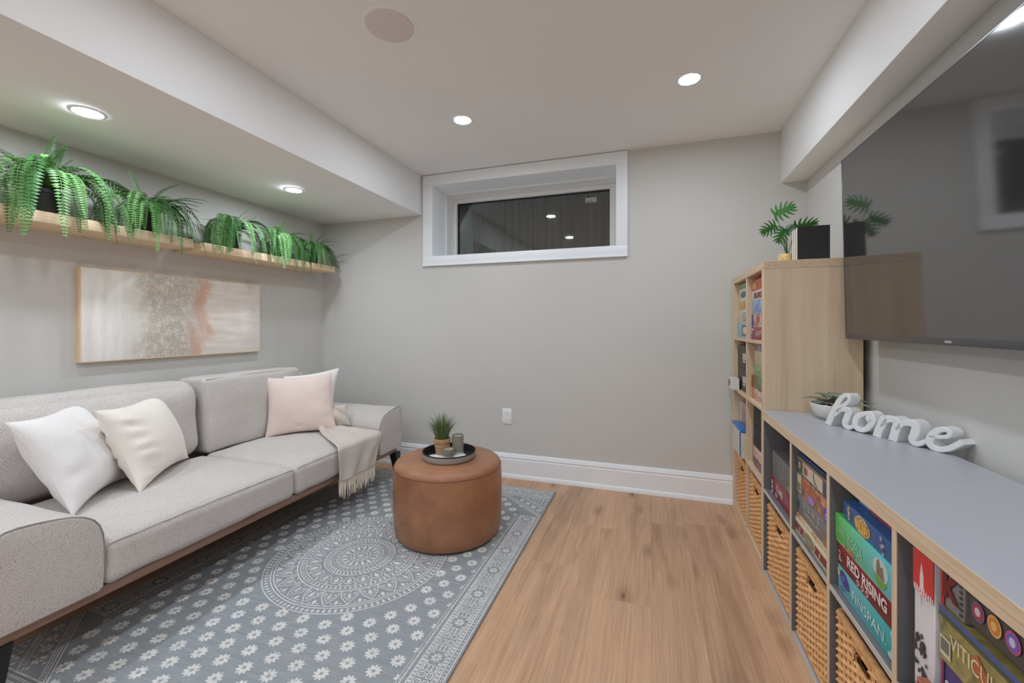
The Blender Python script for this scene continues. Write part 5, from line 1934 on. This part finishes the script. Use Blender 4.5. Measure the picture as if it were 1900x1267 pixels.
def stroke(b, P, W, th=0.046, dx=0.0):
    pts = catmull(P)
    m = len(pts)
    prev = None
    rows = []
    for i, p in enumerate(pts):
        t = pts[min(i + 1, m - 1)] - pts[max(i - 1, 0)]
        t.normalize()
        n = Vector((-t.y, t.x))
        f = i / (m - 1) * (len(W) - 1)
        k = min(int(f), len(W) - 2)
        wd = W[k] + (W[k + 1] - W[k]) * (f - k)
        ring = []
        for sg, dd, ins in ((1, 0.0, 0.0022), (1, 0.0022, 0.0), (1, th, 0.0), (-1, th, 0.0), (-1, 0.0022, 0.0), (-1, 0.0, 0.0022)):
            q = p + n * sg * (wd / 2 - ins)
            ring.append(b.bm.verts.new(HP + HD * (q.x + dx) + Vector((0, 0, max(0.0, q.y))) + HN * dd))
        rows.append(ring)
    for A, Q in zip(rows, rows[1:]):
        for k in range(6):
            b.bm.faces.new((A[k], A[(k + 1) % 6], Q[(k + 1) % 6], Q[k]))
    b.bm.faces.new(rows[0])
    b.bm.faces.new(list(reversed(rows[-1])))


LET = [
    ('h', [([(0.020, 0.000), (0.036, 0.040), (0.055, 0.082), (0.072, 0.112), (0.092, 0.130), (0.104, 0.127), (0.106, 0.114), (0.094, 0.098), (0.074, 0.080), (0.058, 0.060)], [0.026, 0.025, 0.023, 0.019, 0.015, 0.014, 0.014, 0.014, 0.014, 0.013]),
           ([(0.048, 0.045), (0.070, 0.070), (0.092, 0.076), (0.104, 0.070), (0.100, 0.052), (0.090, 0.026), (0.092, 0.014), (0.104, 0.009), (0.122, 0.018)], [0.014, 0.018, 0.022, 0.025, 0.026, 0.024, 0.020, 0.017, 0.012])]),
    ('o', [([(0.166, 0.076), (0.140, 0.060), (0.129, 0.036), (0.132, 0.018), (0.148, 0.010), (0.170, 0.020), (0.188, 0.044), (0.192, 0.066), (0.182, 0.078), (0.164, 0.076)], [0.016, 0.022, 0.024, 0.020, 0.015, 0.019, 0.022, 0.020, 0.016, 0.015]),
           ([(0.180, 0.072), (0.176, 0.058), (0.186, 0.050)], [0.016, 0.018, 0.016])]),
    ('m', [([(0.232, 0.076), (0.224, 0.052), (0.212, 0.024), (0.206, 0.000)], [0.026, 0.028, 0.028, 0.028]),
           ([(0.222, 0.042), (0.242, 0.068), (0.264, 0.073), (0.272, 0.062), (0.266, 0.034), (0.258, 0.000)], [0.012, 0.018, 0.024, 0.027, 0.028, 0.028]),
           ([(0.270, 0.042), (0.292, 0.068), (0.316, 0.074), (0.328, 0.066), (0.326, 0.046), (0.318, 0.022), (0.324, 0.011), (0.338, 0.012), (0.356, 0.026)], [0.012, 0.018, 0.024, 0.026, 0.027, 0.024, 0.019, 0.016, 0.013])]),
    ('e', [([(0.366, 0.044), (0.392, 0.048), (0.414, 0.056), (0.420, 0.068), (0.408, 0.075), (0.390, 0.069), (0.374, 0.050), (0.366, 0.028), (0.374, 0.012), (0.394, 0.009), (0.418, 0.020), (0.440, 0.038), (0.452, 0.049)], [0.010, 0.012, 0.013, 0.015, 0.015, 0.018, 0.022, 0.023, 0.019, 0.016, 0.017, 0.017, 0.018])]),
]
for ch, strokes in LET:
    b = B()
    for P_, W_ in strokes:
        stroke(b, P_, W_)
    obj('letter', b.fix(), mat_white_gloss, sign, smooth=35)

BC = (0.728, 2.118, ZS)
bw = thing('planter_bowl', 'low white bowl of flat sage-green leaves behind the white script sign', 'planter', BC)
obj('bowl', B().lathe([(0.0, 0.0), (0.038, 0.0), (0.044, 0.002), (0.066, 0.022), (0.078, 0.050), (0.080, 0.064), (0.078, 0.066), (0.075, 0.062), (0.070, 0.045), (0.0, 0.040)], 40, BC, False), mat_ceramic, bw)
obj('soil', B().lathe([(0.0, 0.052), (0.072, 0.052)], 24, BC, False), mat_soil, bw)
rl = random.Random(4)
for k in range(22):
    tier = 0 if k < 13 else 1
    a = 2 * PI * k / (13 if tier == 0 else 9) + rl.uniform(-0.2, 0.2)
    ln = (rl.uniform(0.10, 0.15) + 0.11 * max(0, -sin(a)) ** 4 * (cos(a) > 0)) if tier == 0 else rl.uniform(0.05, 0.075)
    el = rl.uniform(-0.02, 0.18) if tier == 0 else rl.uniform(0.35, 0.8)
    d = Vector((cos(a), sin(a), 0))
    sd = Vector((-sin(a), cos(a), 0))
    p0 = Vector(BC) + Vector((0, 0, 0.066 + 0.012 * tier)) + d * 0.012
    # keep inside the space between bookcase and wall
    lim = []
    if d.y > 0.05:
        lim.append((2.246 - p0.y) / d.y)
    if d.x > 0.05:
        lim.append((0.912 - p0.x) / d.x)
    rate = d.dot(HN)
    if rate < -0.05:
        lim.append(((p0 - HP - HN * 0.048).dot(HN) - 0.014) / -rate)
    ln = min([ln] + lim)
    b = B()
    prev = None
    N_ = 8
    for i in range(N_ + 1):
        s_ = i / N_
        wd = 0.0165 * (sin(PI * min(1, s_ * 0.85 + 0.12)) ** 0.8) * (1 - s_ ** 4) + 0.0008
        p = p0 + d * ln * s_ * cos(el) + Vector((0, 0, 1)) * (ln * s_ * sin(el) + 0.010 * sin(PI * s_) - 0.008 * s_ * s_)
        cur = [b.bm.verts.new(p - sd * wd + Vector((0, 0, wd * 0.25))), b.bm.verts.new(p + Vector((0, 0, -0.001))), b.bm.verts.new(p + sd * wd + Vector((0, 0, wd * 0.25)))]
        if prev:
            b.bm.faces.new((prev[0], prev[1], cur[1], cur[0]))
            b.bm.faces.new((prev[1], prev[2], cur[2], cur[1]))
        prev = cur
    bmesh.ops.solidify(b.bm, geom=b.bm.faces[:], thickness=0.0016)
    obj('leaf', b.fix(), mat_rust if k == 8 else mat_sage, bw, smooth=50)
